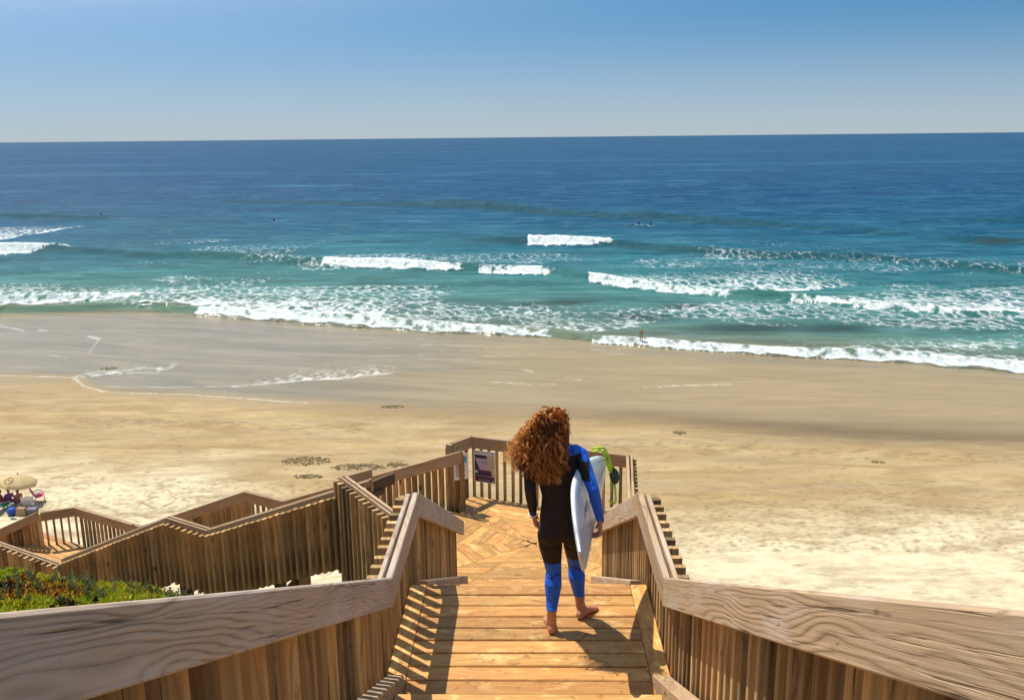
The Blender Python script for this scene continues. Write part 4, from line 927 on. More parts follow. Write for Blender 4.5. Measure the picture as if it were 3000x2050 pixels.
def build_hair(root, base, hd, sc_):
    t = NT('curly_hair'); a = t.attr('hue'); f = t.attr('along')
    col = t.ramp(a, [(0., (.07, .018, .007)), (.3, (.28, .075, .018)), (.6, (.62, .21, .04)), (.8, (.86, .38, .08)), (1., (.95, .62, .22))])
    t.fin(col, .38, .5); tr = t.add('ShaderNodeBsdfTranslucent'); t.l.new(t.mix(.35, col, c4((.8, .33, .05))), tr.inputs[0])
    mx = t.add('ShaderNodeMixShader'); mx.inputs[0].default_value = .42; t.l.new(t.b.outputs[0], mx.inputs[1]); t.l.new(tr.outputs[0], mx.inputs[2]); t.l.new(mx.outputs[0], t.out.inputs['Surface'])
    vs = []; fs = []; hue = []
    L = lambda x, y, Y: px(x, y, Y) - base
    # outline of the mane as seen from behind: x range at a set of heights
    lev = [(1204, 1598, 1648), (1225, 1580, 1662), (1250, 1556, 1668), (1280, 1530, 1672), (1310, 1503, 1672), (1340, 1484, 1670), (1365, 1490, 1668), (1390, 1530, 1664), (1412, 1575, 1640)]
    def strand(P, rad, n, turns, ph, r0, h0):
        b0 = len(vs); m = 4
        pts = []
        for i in range(n + 1):
            f = i / n
            q = P[0] * (1 - f) ** 3 + P[1] * 3 * f * (1 - f) ** 2 + P[2] * 3 * f * f * (1 - f) + P[3] * f ** 3
            k = min(1, f * 3); e = ph + turns * math.tau * f + .6 * math.sin(5 * f + ph)
            q = q + V(math.cos(e), math.sin(e), .35 * math.sin(e * .5)) * rad * k * (.8 + .5 * math.sin(9 * f + ph * 3)); pts.append(q)
        for i, q in enumerate(pts):
            d = (pts[min(i + 1, n)] - pts[max(i - 1, 0)]).normalized(); u = d.orthogonal().normalized(); v = d.cross(u); f = i / n; r = r0 * (1 - .65 * f ** 2)
            for k in range(m): a_ = k * math.tau / m; vs.append(q + (u * math.cos(a_) + v * math.sin(a_)) * r); hue.append(min(1, max(0, h0 + .22 * f + random.uniform(-.05, .05))))
        for i in range(n):
            for k in range(m): fs.append((b0 + i * m + k, b0 + i * m + (k + 1) % m, b0 + (i + 1) * m + (k + 1) % m, b0 + (i + 1) * m + k))
    ys = [l[0] for l in lev]
    for s_ in range(430):
        yend = 1204 + (1 - random.random() ** 1.5) * 212 if s_ > 90 else random.uniform(1300, 1414)
        x0, x1 = np.interp(yend, ys, [l[1] for l in lev]), np.interp(yend, ys, [l[2] for l in lev])
        f = random.random(); xe = x0 + (x1 - x0) * f + random.uniform(-16, 6) * (1.6 if f < .25 else .6)
        dep = random.uniform(-.17, .10) - .02
        if yend > 1330 and abs(f - .6) < .4: dep = random.uniform(-.20, -.10)
        E_ = L(xe, yend + random.uniform(-4, 4), 5.55 + dep)
        az = math.atan2(dep + random.uniform(-.1, .05), (f - .62) * .5 + random.uniform(-.2, .2)); el_ = random.uniform(.25, 1.45)
        rd = V(math.cos(az) * math.cos(el_), math.sin(az) * math.cos(el_), math.sin(el_)); root_p = hd + V(rd.x * .078, rd.y * .093, rd.z * .110)
        c1 = root_p + rd * .035 + V(-.02, 0, .012) * (1 if f < .5 else .2); c2 = E_.lerp(root_p, .35) + V(-.035 * (1 - f), -.03 if dep < 0 else .02, .05)
        hb = .20 + .50 * random.random() ** 1.2 + .45 * max(0, (.45 - f))  # lighter towards the left: sunlight on the mane put into the hue
        ln = (E_ - root_p).length; ph0 = random.uniform(0, 6.28); rad0 = random.uniform(.009, .021); tn = ln * random.uniform(14, 21)
        for q_ in range(3):         # one ringlet: strands that share the same curl
            sp_ = lambda k: V(random.gauss(0, k), random.gauss(0, k), random.gauss(0, k))
            strand([root_p + sp_(.004), c1 + sp_(.004), c2 + sp_(.005), E_ + sp_(.007)], rad0 * random.uniform(.85, 1.1), max(10, int(ln * 80)), tn, ph0 + random.uniform(-.25, .25), random.uniform(.0030, .0046), hb + random.uniform(-.12, .12))
    for s_ in range(170):           # flyaways
        yend = random.uniform(1230, 1405); x0, x1 = np.interp(yend, ys, [l[1] for l in lev]), np.interp(yend, ys, [l[2] for l in lev])
        sd = random.random() < .72; xe = x0 - random.uniform(-8, 26) if sd else x1 + random.uniform(-6, 9)
        E_ = L(xe, yend, 5.5 + random.uniform(-.12, .1)); root_p = hd + V(random.uniform(-.05, .05), random.uniform(-.07, .05), .07 + random.uniform(-.05, .04)); ln = (E_ - root_p).length
        strand([root_p, root_p + V(-.06 if sd else .03, 0, .02), E_.lerp(root_p, .4) + V(0, 0, .04), E_], random.uniform(.010, .022), max(10, int(ln * 80)), ln * random.uniform(12, 20), random.uniform(0, 6.28), .0016, .72 if sd else .5)  # left flyaways paler, backlight painted in by hue
    o = mesh_obj('hair', vs, fs, t.m, root, Matrix.Translation(base), True); set_attr(o.data, 'hue', np.clip(hue, 0, 1)); set_attr(o.data, 'along', hue)
    # (ends of the mane on the right side keep the ear covered)
    # the dense under-layer of the mane keeps the scalp covered
    b = Body(); b.ball(hd + V(0, -.008, .008), .090, .104, .116, 16); b.limb([hd + V(.042, 0, .0), hd + V(.045, -.02, -.09), hd + V(.04, -.05, -.16)], [.046, .044, .036], 10)
    rr = []
    for yy, xa, xb in lev[1:-1]:
        c = L((xa + xb) / 2, yy, 5.50); hw = (xb - xa) / 2 / FPX * 5.75 * .80; rr.append((c, V(hw, 0, 0), V(0, .085, 0)))
    b.loft(rr, 16)
    t2 = NT('hair_underlayer'); n = t2.noise(t2.scale(t2.obj(), (30., 30., 9.)), 1., 4, .7, 2.); t2.bump(n, 1., .02); m2 = t2.fin(t2.ramp(n, [(.3, (.02, .006, .003)), (.7, (.11, .03, .009))]), .5, .3)
    b.remesh('hair_underlayer', .012, [m2], lambda c: np.zeros(len(c), int), root, Matrix.Translation(base), 3)
surfer, sbase, SJ = build_surfer()

# ---- her surfboard
def build_board():
    nose = at_y(1709, 1692, 4.82); tail = at_y(1752, 1352, 6.30)
    A = Vector(nose); B = Vector(tail); A.z = Z(.73); B.z = Z(.98)
    A = V(.190, 4.70, Z(.905)); B = V(.530, 6.363, Z(.84))
    x = (B - A).normalized(); Lb = (B - A).length
    upv = V(-.178, 0, 1); y = upv.cross(x).normalized(); z = x.cross(y).normalized()      # z: across the board (up), y: thickness, facing left
    th = thing('surfboard', (A + B) / 2, 'white pointed surfboard with lime leash under the surfer\'s right arm', 'surfboard')
    M = mat4(x, y, z, A); n = 40; vs = []; fs = []; m = 12
    def half(f): return .262 * (max(0., math.sin(math.pi * min(1, f ** .62 * .985 + .0))) ** .72) * (1 if f < .9 else math.sqrt(max(0, 1 - ((f - .9) / .102) ** 2)) * .55 + .45 * (1 if f < .98 else (1 - f) / .02))
    for i in range(n + 1):
        f = i / n; w_ = max(.006, half(f)); t_ = .033 * (max(.0, math.sin(math.pi * (.04 + .92 * f))) ** .5); rk = .09 * (1 - f / .5) ** 2 if f < .5 else .03 * ((f - .5) / .5) ** 2
        for k in range(m):
            a = k * math.tau / m; ca, sa = math.cos(a), math.sin(a)
            vs.append((f * Lb, -rk + t_ * (abs(sa) ** .75) * (1 if sa > 0 else -1), w_ * (abs(ca) ** .8) * (1 if ca > 0 else -1)))
    for i in range(n):
        for k in range(m): fs.append((i * m + k, i * m + (k + 1) % m, (i + 1) * m + (k + 1) % m, (i + 1) * m + k))
    fs += [tuple(range(m)), tuple(n * m + k for k in range(m - 1, -1, -1))]
    t = NT('surfboard_glass'); nz = t.noise(t.obj(), 3., 3); m_ = t.fin(t.mix(nz, c4((.66, .71, .76)), c4((.80, .82, .83))), .22, .5)
    bo = mesh_obj('deck', vs, fs, m_, th, M, True)
    # printed mark and stringer on the outer face
    yf = -.0; 
    def strip(name, f0, f1, z0, z1, mat, rr=.0335):
        q = []; ff = []
        for i in range(9):
            f = f0 + (f1 - f0) * i / 8; rk = .09 * (1 - f / .5) ** 2 if f < .5 else .03 * ((f - .5) / .5) ** 2; t_ = .033 * math.sin(math.pi * (.04 + .92 * f)) ** .5
            yy = -rk - t_ - .0015
            q += [(f * Lb, yy, z0 + (z1 - z0) * .0), (f * Lb, yy, z1)]
        for i in range(8): ff.append((2 * i, 2 * i + 2, 2 * i + 3, 2 * i + 1))
        return mesh_obj(name, q, ff, mat, th, M)
    gm = paint('board_print', (.13, .14, .17), .4)
    strip('stringer', .06, .97, -.002, .002, paint('board_stringer', (.36, .36, .37), .4))
    for k in range(6): strip('printed_mark', .30 + .018 * k, .335 + .02 * k, .012 + .012 * (k % 3), .020 + .012 * (k % 3), gm)
    # leash wrapped at the tail end
    lime = paint('lime_leash', (.55, .78, .03), .4); dark = paint('leash_cuff', (.035, .06, .03), .6)
    def tube(name, P, r, mat, par=th):
        vs2 = []; fs2 = []; mm = 8
        for i, q in enumerate(P):
            d = (P[min(i + 1, len(P) - 1)] - P[max(i - 1, 0)]).normalized(); u = d.orthogonal().normalized(); v = d.cross(u)
            for k in range(mm): a = k * math.tau / mm; vs2.append(q + (u * math.cos(a) + v * math.sin(a)) * r)
        for i in range(len(P) - 1):
            for k in range(mm): fs2.append((i * mm + k, i * mm + (k + 1) % mm, (i + 1) * mm + (k + 1) % mm, (i + 1) * mm + k))
        fs2 += [tuple(range(mm)), tuple((len(P) - 1) * mm + k for k in range(mm - 1, -1, -1))]
        return mesh_obj(name, vs2, fs2, mat, par, M, True)
    def curve(ctrl, n=26):
        P = [Vector(c) for c in ctrl]; out = []
        for i in range(n + 1):
            f = i / n * (len(P) - 1); j = min(int(f), len(P) - 2); g = f - j
            p0, p1, p2, p3 = P[max(j - 1, 0)], P[j], P[j + 1], P[min(j + 2, len(P) - 1)]
            out.append(.5 * ((2 * p1) + (p2 - p0) * g + (2 * p0 - 5 * p1 + 4 * p2 - p3) * g * g + (3 * p1 - p0 - 3 * p2 + p3) * g ** 3))
        return out
    l_ = Lb
    tube('leash', curve([(l_ * .90, .02, .13), (l_ * .89, -.05, .135), (l_ * .90, -.066, .05), (l_ * .92, -.07, -.03), (l_ * .94, -.075, -.09), (l_ * .92, -.06, -.16)]), .0085, lime)
    tube('leash', curve([(l_ * .88, .02, .16), (l_ * .90, -.055, .15), (l_ * .93, -.075, .07), (l_ * .95, -.08, -.02), (l_ * .95, -.085, -.12), (l_ * .92, -.09, -.20), (l_ * .88, -.085, -.26), (l_ * .86, -.05, -.23)]), .0085, lime)
    tube('leash', curve([(l_ * .91, -.045, .12), (l_ * .94, -.06, .10), (l_ * .97, -.07, .02), (l_ * .97, -.06, -.06)]), .0085, lime)
    tube('leash_cuff', curve([(l_ * .95, -.085, -.05), (l_ * .955, -.10, -.08), (l_ * .95, -.095, -.13), (l_ * .93, -.09, -.11), (l_ * .94, -.085, -.06)]), .026, dark)
    tube('leash_cuff', curve([(l_ * .97, -.05, .07), (l_ * .975, -.06, .02)], 6), .018, dark)
    return th
build_board()

# ---- small figures: one continuous body each
def figure(name, pos, face, joints, mats, cls, label, group=None, voxel=.022, hair=None, hair_mat=None):
    """joints in local metres, +y forward; face = heading angle of +y"""
    root = thing(name, pos, label, 'person', group); Mx = Matrix.Translation(Vector(pos)) @ Matrix.Rotation(face, 4, 'Z')
    j = {k: Vector(v) for k, v in joints.items()}; b = Body()
    X = V(1, 0, 0)
    ax = (j['neck'] - j['hip']).normalized(); yv = ax.cross(X).normalized() * -1
    b.loft([(j['hip'].lerp(j['neck'], f), X * a, yv * c) for f, a, c in ((-.12, .08, .07), (0., .16, .115), (.2, .15, .105), (.42, .125, .09), (.7, .155, .105), (.88, .165, .09), (.96, .11, .065), (1.02, .05, .05))], 16)
    b.limb([j['neck'], j['head']], [.055, .06], 10); b.ball(j['head'] + V(0, 0, .02), .078, .092, .112)
    b.ball(j['head'] + V(0, .09, -.01), .015, .02, .02, 8)
    for e in ('l', 'r'):
        b.limb([j['hip' + e], j['hip' + e].lerp(j['knee' + e], .4), j['knee' + e], j['knee' + e].lerp(j['ank' + e], .3), j['ank' + e], j['toe' + e]], [.09, .08, .058, .058, .036, .03], 12)
        b.limb([j['sh' + e], j['elb' + e], j['wri' + e], j['wri' + e] + (j['wri' + e] - j['elb' + e]).normalized() * .15], [.052, .04, .028, .024], 10)
    b.remesh('body', voxel, mats, cls, root, Mx, 2)
    if hair:
        hb = Body(); hair(hb, j); hb.remesh('hair', .02, [hair_mat], lambda c: np.zeros(len(c), int), root, Mx, 2)
    return root
def stand_j(hip=.86, lift=0.):
    return dict(hip=(0, 0, hip), neck=(0, .03, hip + .50), head=(0, .05, hip + .64), hipl=(-.09, 0, hip - .03), hipr=(.09, 0, hip - .03), kneel=(-.10, .05, .47), kneer=(.11, .01, .47), ankl=(-.10, .0, .08), ankr=(.11, -.10, .08), toel=(-.10, .15, .03), toer=(.11, .06, .03),
                shl=(-.17, .02, hip + .44), shr=(.17, .02, hip + .44), elbl=(-.24, .0, hip + .2), elbr=(.24, .0, hip + .2), wril=(-.20, .14, hip + .05), wrir=(.20, .14, hip + .05))
def sit_j(z=0., lean=.0, knee=.32):
    return dict(hip=(0, 0, z + .1), neck=(0, .0 - lean, z + .60), head=(0, .03 - lean, z + .75), hipl=(-.10, .05, z + .07), hipr=(.10, .05, z + .07), kneel=(-.14, .45, z + knee), kneer=(.14, .45, z + knee), ankl=(-.15, .62, z - .05), ankr=(.15, .62, z - .05), toel=(-.15, .78, z - .05), toer=(.15, .78, z - .05),
                shl=(-.17, -lean, z + .54), shr=(.17, -lean, z + .54), elbl=(-.24, .08 - lean, z + .3), elbr=(.24, .08 - lean, z + .3), wril=(-.16, .28, z + .25), wrir=(.16, .28, z + .25))
M_WET = neoprene('far_wetsuit', (.012, .012, .016)); M_TEAL = paint('teal_swimwear', (.05, .42, .30), .6); M_SKIN2 = skin_mat('tanned_skin', (.40, .17, .10)); M_BLOND = paint('blond_hair', (.45, .27, .09), .6, .3, .3, 20); M_BRN = paint('brown_hair', (.08, .04, .02), .6, .3, .3, 20)
M_WHITE = paint('white_board', (.72, .74, .74), .3)
def sea_h(x, y): return 0.
# bather at the edge of the shore break
q = at_z(1878, 1006, 0.05); q = Vector((q[0], q[1], .12))
def cls_b(c):
    o = np.zeros(len(c), int); z = c[:, 2]; o[(z > .76) & (z < .93) & (np.abs(c[:, 0]) < .19)] = 1; o[(z > 1.16) & (z < 1.20) & (np.abs(c[:, 0]) < .15)] = 2; return o
figure('person', q, R(-5), stand_j(), [M_SKIN2, M_TEAL, M_RED], cls_b, 'blond bather in teal bottoms wading at the white shore break', hair=lambda b, j: (b.ball(j['head'] + V(0, -.02, .04), .095, .11, .12), b.limb([j['head'] + V(0, -.06, 0), j['neck'] + V(0, -.10, -.08), j['neck'] + V(0, -.12, -.24)], [.085, .075, .03])), hair_mat=M_BLOND)
# surfers waiting beyond the breakers
def mini_board(pos, ang, label, L=1.9):
    n = 14; vs = []; fs = []; m = 8
    for i in range(n + 1):
        f = i / n; w_ = max(.01, .26 * math.sin(math.pi * min(.98, f ** .8)) ** .8); rk = .16 * (2 * f - 1) ** 4
        for k in range(m): a = k * math.tau / m; vs.append(((f - .5) * L, w_ * math.cos(a), rk + .032 * math.sin(a)))
    for i in range(n):
        for k in range(m): fs.append((i * m + k, i * m + (k + 1) % m, (i + 1) * m + (k + 1) % m, (i + 1) * m + k))
    fs += [tuple(range(m)), tuple(n * m + k for k in range(m - 1, -1, -1))]
    o = mesh_obj('surfboard', vs, fs, M_WHITE, None, Matrix.Translation(Vector(pos)) @ Matrix.Rotation(ang, 4, 'Z'), True); tag(o, label, 'surfboard', 'boards under the waiting surfers'); return o
cl0 = lambda c: np.where(c[:, 2] > .92, 1, 0)
surf = [((78, 631), 0, 'lone dark surfer sitting at the far left edge of the line-up', 'pale board under the surfer at the far left edge', 70), ((296, 634), 20, 'dark surfer sitting on a pale board left of the breaking crests', 'pale board poking out beside the second surfer from the left', 110), ((803, 653), -10, 'lone dark surfer low in open water left of the picture\'s middle', 'pale board under the lone surfer in open water', 60),
        ((1872, 663), 10, 'tallest of three clustered surfers, sitting upright on a pale board', 'pale board under the tallest of the three clustered surfers', 165), ((1906, 666), 0, 'hunched surfer sitting at the right of the three clustered surfers', 'pale board under the hunched surfer of the cluster', 150)]
for (pxy, hd_, lab, blab, ba) in surf:
    q = at_z(pxy[0], pxy[1], .2); zz = .52
    ja = sit_j(.12, -.06, -.05); figure('person', (q[0], q[1], zz), R(hd_), ja, [M_WET, M_SKIN2], lambda c: np.where(c[:, 2] > .82, 1, 0), lab, 'surfers waiting beyond the breakers', .03)
    mini_board((q[0], q[1] + .1, zz + .04), R(ba), blab)
q = at_z(1850, 667, .2)
lie = dict(hip=(0, -.2, .16), neck=(0, .42, .32), head=(0, .54, .46), hipl=(-.1, -.24, .15), hipr=(.1, -.24, .15), kneel=(-.12, -.65, .13), kneer=(.12, -.65, .13), ankl=(-.12, -1.05, .14), ankr=(.12, -1.05, .14), toel=(-.12, -1.22, .12), toer=(.12, -1.22, .12), shl=(-.18, .38, .28), shr=(.18, .38, .28), elbl=(-.34, .55, .14), elbr=(.34, .55, .14), wril=(-.36, .75, .05), wrir=(.36, .75, .05))
figure('person', (q[0], q[1], .5), R(-78), lie, [M_WET, M_SKIN2], lambda c: np.where((c[:, 1] > .47) & (c[:, 2] > .3), 1, 0), 'surfer lying flat and paddling left of the three clustered surfers', 'surfers waiting beyond the breakers', .03)
mini_board((q[0], q[1], .52), R(12), 'pale board under the paddling surfer of the cluster', 2.0)

# ------------------------------------------------------------------ the group on the beach
def gpt(x, y):
    p = at_z(x, y, 3.0)
    for _ in range(4): p = at_z(x, y, float(sand_z(np.array(p[0]), np.array(p[1]))))
    return Vector(p)
def tube_obj(name, P, r, mat, parent, M=Matrix(), mm=8):
    vs = []; fs = []; P = [Vector(p) for p in P]
    for i, q in enumerate(P):
        d = (P[min(i + 1, len(P) - 1)] - P[max(i - 1, 0)]).normalized(); u = d.orthogonal().normalized(); v = d.cross(u)
        for k in range(mm): a = k * math.tau / mm; vs.append(q + (u * math.cos(a) + v * math.sin(a)) * r)
    for i in range(len(P) - 1):
        for k in range(mm): fs.append((i * mm + k, i * mm + (k + 1) % mm, (i + 1) * mm + (k + 1) % mm, (i + 1) * mm + k))
    fs += [tuple(range(mm)), tuple((len(P) - 1) * mm + k for k in range(mm - 1, -1, -1))]
    return mesh_obj(name, vs, fs, mat, parent, M, True)
M_METAL = paint('grey_metal', (.35, .36, .37), .35, .5); M_CAN = None
def build_umbrella():
    foot_ = gpt(47, 1478)
    th = thing('umbrella', foot_, 'cream beach umbrella with a round printed emblem', 'umbrella')
    M = Matrix.Translation(foot_) @ Matrix.Rotation(R(8), 4, 'Y') @ Matrix.Rotation(R(-4), 4, 'X')
    t = NT('umbrella_canvas'); n = t.noise(t.obj(), 4., 3); col = t.mix(n, c4((.70, .52, .26)), c4((.80, .64, .36))); t.fin(col, .8, .2)
    tr = t.add('ShaderNodeBsdfTranslucent'); t.l.new(col, tr.inputs[0]); mx = t.add('ShaderNodeMixShader'); mx.inputs[0].default_value = .35; t.l.new(t.b.outputs[0], mx.inputs[1]); t.l.new(tr.outputs[0], mx.inputs[2]); t.l.new(mx.outputs[0], t.out.inputs['Surface'])
    H, rad = 1.74, 1.03
    def sp(f, a, in_): r = rad * f; return (r * math.cos(a), r * math.sin(a), H - .44 * f ** 2.0 - in_)
    for k in range(8):
        vs = []; fs = []; a0, a1 = k * math.tau / 8, (k + 1) * math.tau / 8
        for i in range(7):
            f = .02 + .98 * i / 6
            for j in range(5):
                g = j / 4; sag = .05 * math.sin(math.pi * g) * f; p = V(*sp(f, a0, 0)).lerp(V(*sp(f, a1, 0)), g); p.z -= sag * .4; vs.append(p)
        for i in range(6):
            for j in range(4): fs.append((i * 5 + j, i * 5 + j + 1, (i + 1) * 5 + j + 1, (i + 1) * 5 + j))
        nb = len(vs)
        for j in range(5): vs.append(vs[30 + j] + V(0, 0, -.10))
        for j in range(4): fs.append((30 + j, 31 + j, nb + j + 1, nb + j))
        mesh_obj('canopy_panel', vs, fs, t.m, th, M, True)
        tube_obj('rib', [sp(f, a0, .012) for f in (.05, .4, .7, 1.)], .008, M_METAL, th, M, 6)
    tube_obj('pole', [(0, 0, -.3), (0, 0, H + .06)], .02, M_METAL, th, M); tube_obj('finial', [(0, 0, H + .0), (0, 0, H + .11)], .03, M_METAL, th, M)
    # round emblem printed on the panel facing the stairs
    ac = R(-100); P = []
    def on(f, a): p = V(*sp(f, a, -.012)); p.z -= .010; return p
    ring_ = [on(.60 + .21 * math.sin(e), ac + .30 * math.cos(e)) for e in [k * math.tau / 24 for k in range(25)]]
    tube_obj('emblem', ring_, .013, M_INK, th, M, 6); tube_obj('emblem', [on(.53, ac - .1), on(.64, ac), on(.60, ac + .12)], .013, M_INK, th, M, 6)
build_umbrella()
def chair(pos, ang, seat_mat, frame_mat, label, hs=.28, back=.62, rec=.32, slats=False):
    th = thing('beach_chair', pos, label, 'chair', 'chairs of the beach group'); M = Matrix.Translation(pos) @ Matrix.Rotation(ang, 4, 'Z')
    def sl(name, P, t_=.02): 
        vs = [Vector(p) for p in P] + [Vector(p) + V(0, 0, -t_) for p in P]; return mesh_obj(name, vs, [(0, 1, 2, 3), (7, 6, 5, 4), (0, 4, 5, 1), (1, 5, 6, 2), (2, 6, 7, 3), (3, 7, 4, 0)], seat_mat, th, M)
    W = .26
    sl('seat', [(-W, 0, hs - .03), (W, 0, hs - .03), (W, .45, hs + .05), (-W, .45, hs + .05)])
    bx = lambda f, x: (x, -rec * f, hs + back * f)
    if slats:
        for k in range(6):
            x0 = -W + .01 + k * .088; vs = [bx(0, x0), bx(0, x0 + .07), bx(1 - .06 * abs(k - 2.5), x0 + .07), bx(1 - .06 * abs(k - 2.5), x0)]; vs = [Vector(v) for v in vs] + [Vector(v) + V(0, -.03, 0) for v in vs]
            mesh_obj('back_slat', vs, [(0, 1, 2, 3), (7, 6, 5, 4), (0, 4, 5, 1), (1, 5, 6, 2), (2, 6, 7, 3), (3, 7, 4, 0)], seat_mat, th, M)
    else:
        vs = []; fs = []
        for i in range(7):
            f = i / 6; sag = -.04 * math.sin(math.pi * f)
            for x in (-W, -W * .3, W * .3, W): p = Vector(bx(f, x)); p.y += sag * (1 if abs(x) < W else 0); vs.append(p)
        nb = len(vs); vs += [v + V(0, -.015, 0) for v in vs]
        for i in range(6):
            for j in range(3): a = i * 4 + j; fs += [(a, a + 1, a + 5, a + 4), (nb + a + 4, nb + a + 5, nb + a + 1, nb + a)]
        mesh_obj('backrest', vs, fs, seat_mat, th, M)
    for e in (-1, 1):
        tube_obj('leg', [(e * (W + .02), .46, hs + .05), (e * (W + .03), .42, -.03)], .014, frame_mat, th, M, 6); tube_obj('leg', [(e * (W + .02), .02, hs), (e * (W + .03), -.12, -.03)], .014, frame_mat, th, M, 6)
        tube_obj('armrest', [(e * (W + .03), -rec * .42, hs + back * .38), (e * (W + .03), .15, hs + .23), (e * (W + .03), .40, hs + .20)], .022, frame_mat, th, M, 6); tube_obj('arm_support', [(e * (W + .03), .36, hs + .2), (e * (W + .02), .38, hs + .02)], .014, frame_mat, th, M, 6)
        tube_obj('back_frame', [bx(-.05, e * (W + .015)), bx(1.02, e * (W + .015))], .014, frame_mat, th, M, 6)
    return th
M_GREEN = paint('green_canvas', (.02, .30, .19), .7); M_PINK = paint('pink_canvas', (.75, .05, .16), .7); M_WPL = paint('white_plastic', (.62, .60, .60), .4)
M_PURP = paint('purple_shirt', (.20, .09, .32), .8); M_BLUEB = paint('blue_bag', (.02, .09, .42), .6, .3, .5, 14); M_TANB = paint('tan_canvas', (.45, .27, .15), .8); M_GREYC = paint('grey_cooler', (.12, .12, .15), .6); M_RUST = paint('red_shirt', (.30, .04, .05), .8)
chair(gpt(2, 1496), R(-25), M_GREEN, M_METAL, 'green sling beach chair at the left of the umbrella group', .26, .75, .40)
chair(gpt(86, 1494), R(20), M_WPL, M_WPL, 'white slatted plastic chair under the cream umbrella', .36, .55, .16, True)
chair(gpt(105, 1471), R(-60), M_PINK, M_METAL, 'bright pink folding chair behind the white plastic chair', .36, .48, .22)
seat = lambda x, y, a, mats, cls, lab, z=.22: figure('person', gpt(x, y) + V(0, 0, z), a, sit_j(.0, .10, .2), mats, cls, lab, 'people sitting under the umbrella', .025, hair=lambda b, j: b.ball(j['head'] + V(0, -.02, .05), .092, .105, .10), hair_mat=M_BRN)
seat(10, 1488, R(-30), [M_RUST, M_SKIN2], lambda c: np.where((c[:, 2] > .62) | (c[:, 1] > .3), 1, 0), 'brown haired person in dark red sitting in the green chair')
seat(30, 1484, R(40), [M_PURP, M_SKIN2], lambda c: np.where((c[:, 2] > .62) | (c[:, 1] > .25), 1, 0), 'person in purple sitting left of the umbrella pole')
seat(55, 1482, R(60), [M_SKIN2, M_PURP], lambda c: np.where((c[:, 2] < .2), 1, 0), 'bare shouldered person sitting right of the umbrella pole', .15)
p = gpt(36, 1508); b = Body(); b.ball((0, 0, .21), .26, .24, .23); bo = thing('bag', p, 'bulging shiny blue beach bag beside the tan tote', 'bag'); b.remesh('bag_body', .03, [M_BLUEB], lambda c: np.zeros(len(c), int), bo, Matrix.Translation(p), 3)
tube_obj('handle', [(-.12, 0, .4), (-.06, 0, .5), (.06, 0, .5), (.12, 0, .4)], .015, M_BLUEB, bo, Matrix.Translation(p))
p = gpt(64, 1509); bo = thing('bag', p, 'tan canvas tote bag standing right of the blue bag', 'bag')
def frustum(x0, y0, x1, y1, h): return [(-x0, -y0, 0), (x0, -y0, 0), (x0, y0, 0), (-x0, y0, 0), (-x1, -y1, h), (x1, -y1, h), (x1, y1, h), (-x1, y1, h)]
FR = [(3, 2, 1, 0), (4, 5, 6, 7), (0, 1, 5, 4), (1, 2, 6, 5), (2, 3, 7, 6), (3, 0, 4, 7)]
mesh_obj('bag_body', frustum(.27, .13, .22, .09, .42), FR, M_TANB, bo, Matrix.Translation(p)); tube_obj('handle', [(-.14, -.1, .4), (-.1, -.1, .55), (.1, -.1, .55), (.14, -.1, .4)], .014, M_TANB, bo, Matrix.Translation(p))
p = gpt(96, 1507); bo = thing('cooler', p, 'dark grey cooler in the shade below the white chair', 'cooler')
mesh_obj('box', frustum(.22, .16, .25, .18, .30), FR, M_GREYC, bo, Matrix.Translation(p)); mesh_obj('lid', frustum(.265, .19, .25, .175, .06), FR, paint('cooler_lid', (.16, .14, .2), .6), bo, Matrix.Translation(p + V(0, 0, .303)))
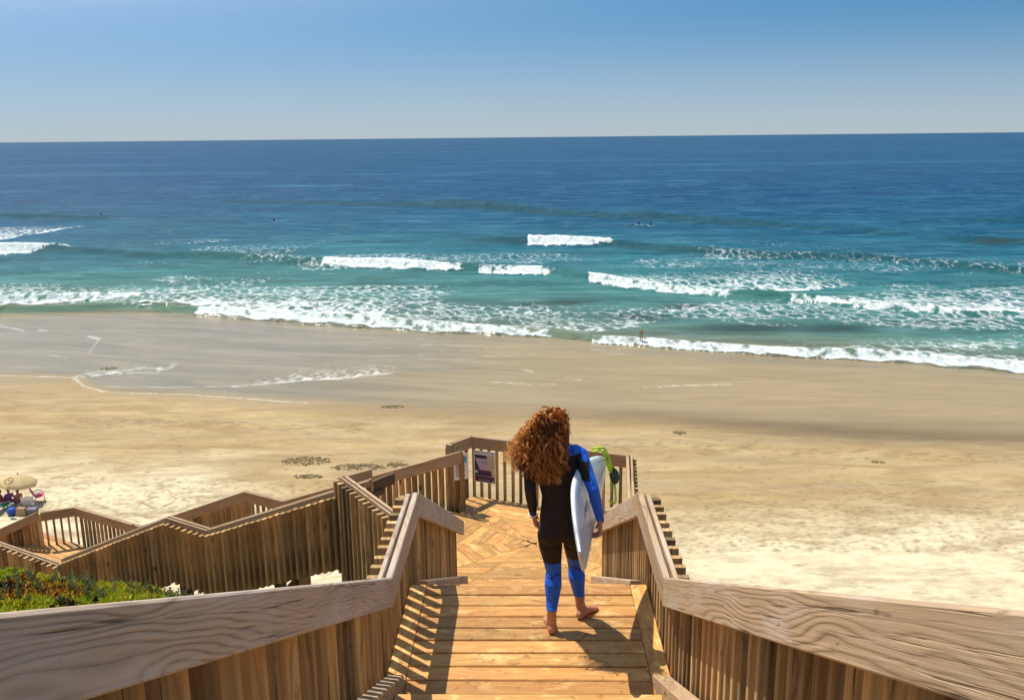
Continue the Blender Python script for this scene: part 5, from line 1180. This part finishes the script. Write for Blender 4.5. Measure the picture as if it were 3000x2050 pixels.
p = gpt(39, 1520); b = Body(); b.limb([(-.12, 0, .05), (.12, 0, .05)], [.06, .06], 10); bo = thing('towel', p, 'small rolled white towel on the sand before the blue bag', 'towel'); b.remesh('roll', .02, [M_WPL], lambda c: np.zeros(len(c), int), bo, Matrix.Translation(p), 1); mesh_obj('stripe', frustum(.02, .065, .02, .06, .125), FR, M_GREEN, bo, Matrix.Translation(p))

# ------------------------------------------------------------------ seaweed clumps on the sand
M_WEED = paint('dry_seaweed', (.30, .225, .11), .8, .2, .4, 9)
def weed(pxy, rx, ry, n, label):
    c = gpt(*pxy); vs = []; fs = []
    for k in range(n):
        a = random.uniform(0, 6.28); r = math.sqrt(random.random()) ; x, y = r * math.cos(a) * rx, r * math.sin(a) * ry; d = random.uniform(0, 6.28); L_ = random.uniform(.10, .28); b0 = len(vs)
        for i in range(4):
            f = i / 3; qx = x + math.cos(d) * L_ * f; qy = y + math.sin(d) * L_ * f; d += random.uniform(-.6, .6); hz = .02 + random.random() * .07 * (1 - r); wd = .022
            gz = float(sand_z(np.array(c.x + qx), np.array(c.y + qy))) - c.z
            vs += [V(qx - math.sin(d) * wd, qy + math.cos(d) * wd, gz + hz), V(qx + math.sin(d) * wd, qy - math.cos(d) * wd, gz + hz), V(qx, qy, gz + hz + .03)]
        for i in range(3):
            for j in range(3): fs.append((b0 + i * 3 + j, b0 + i * 3 + (j + 1) % 3, b0 + i * 3 + 3 + (j + 1) % 3, b0 + i * 3 + 3 + j))
    o = mesh_obj('seaweed_clump', vs, fs, M_WEED, None, Matrix.Translation(c)); tag(o, label, 'seaweed', 'seaweed clumps on the dry sand')
weed((900, 1350), 1.5, .9, 150, 'broad dark seaweed patch on the sand left of the landing'); weed((1050, 1368), 1.7, .6, 150, 'long dark seaweed patch just left of the landing corner'); weed((1160, 1362), .6, .45, 60, 'small seaweed tuft right beside the landing corner')
weed((900, 1396), .9, .35, 60, 'thin seaweed streak below the broad patch'); weed((1990, 1268), .45, .5, 40, 'lone yellowish seaweed tuft right of the surfer\'s head'); weed((2570, 1354), .35, .3, 30, 'lone dark seaweed scrap far out on the open sand at right'); weed((320, 1080), .8, .6, 40, 'dark seaweed scrap in the wet swash at left'); weed((1150, 1192), .9, .5, 50, 'seaweed scrap on the damp sand line')
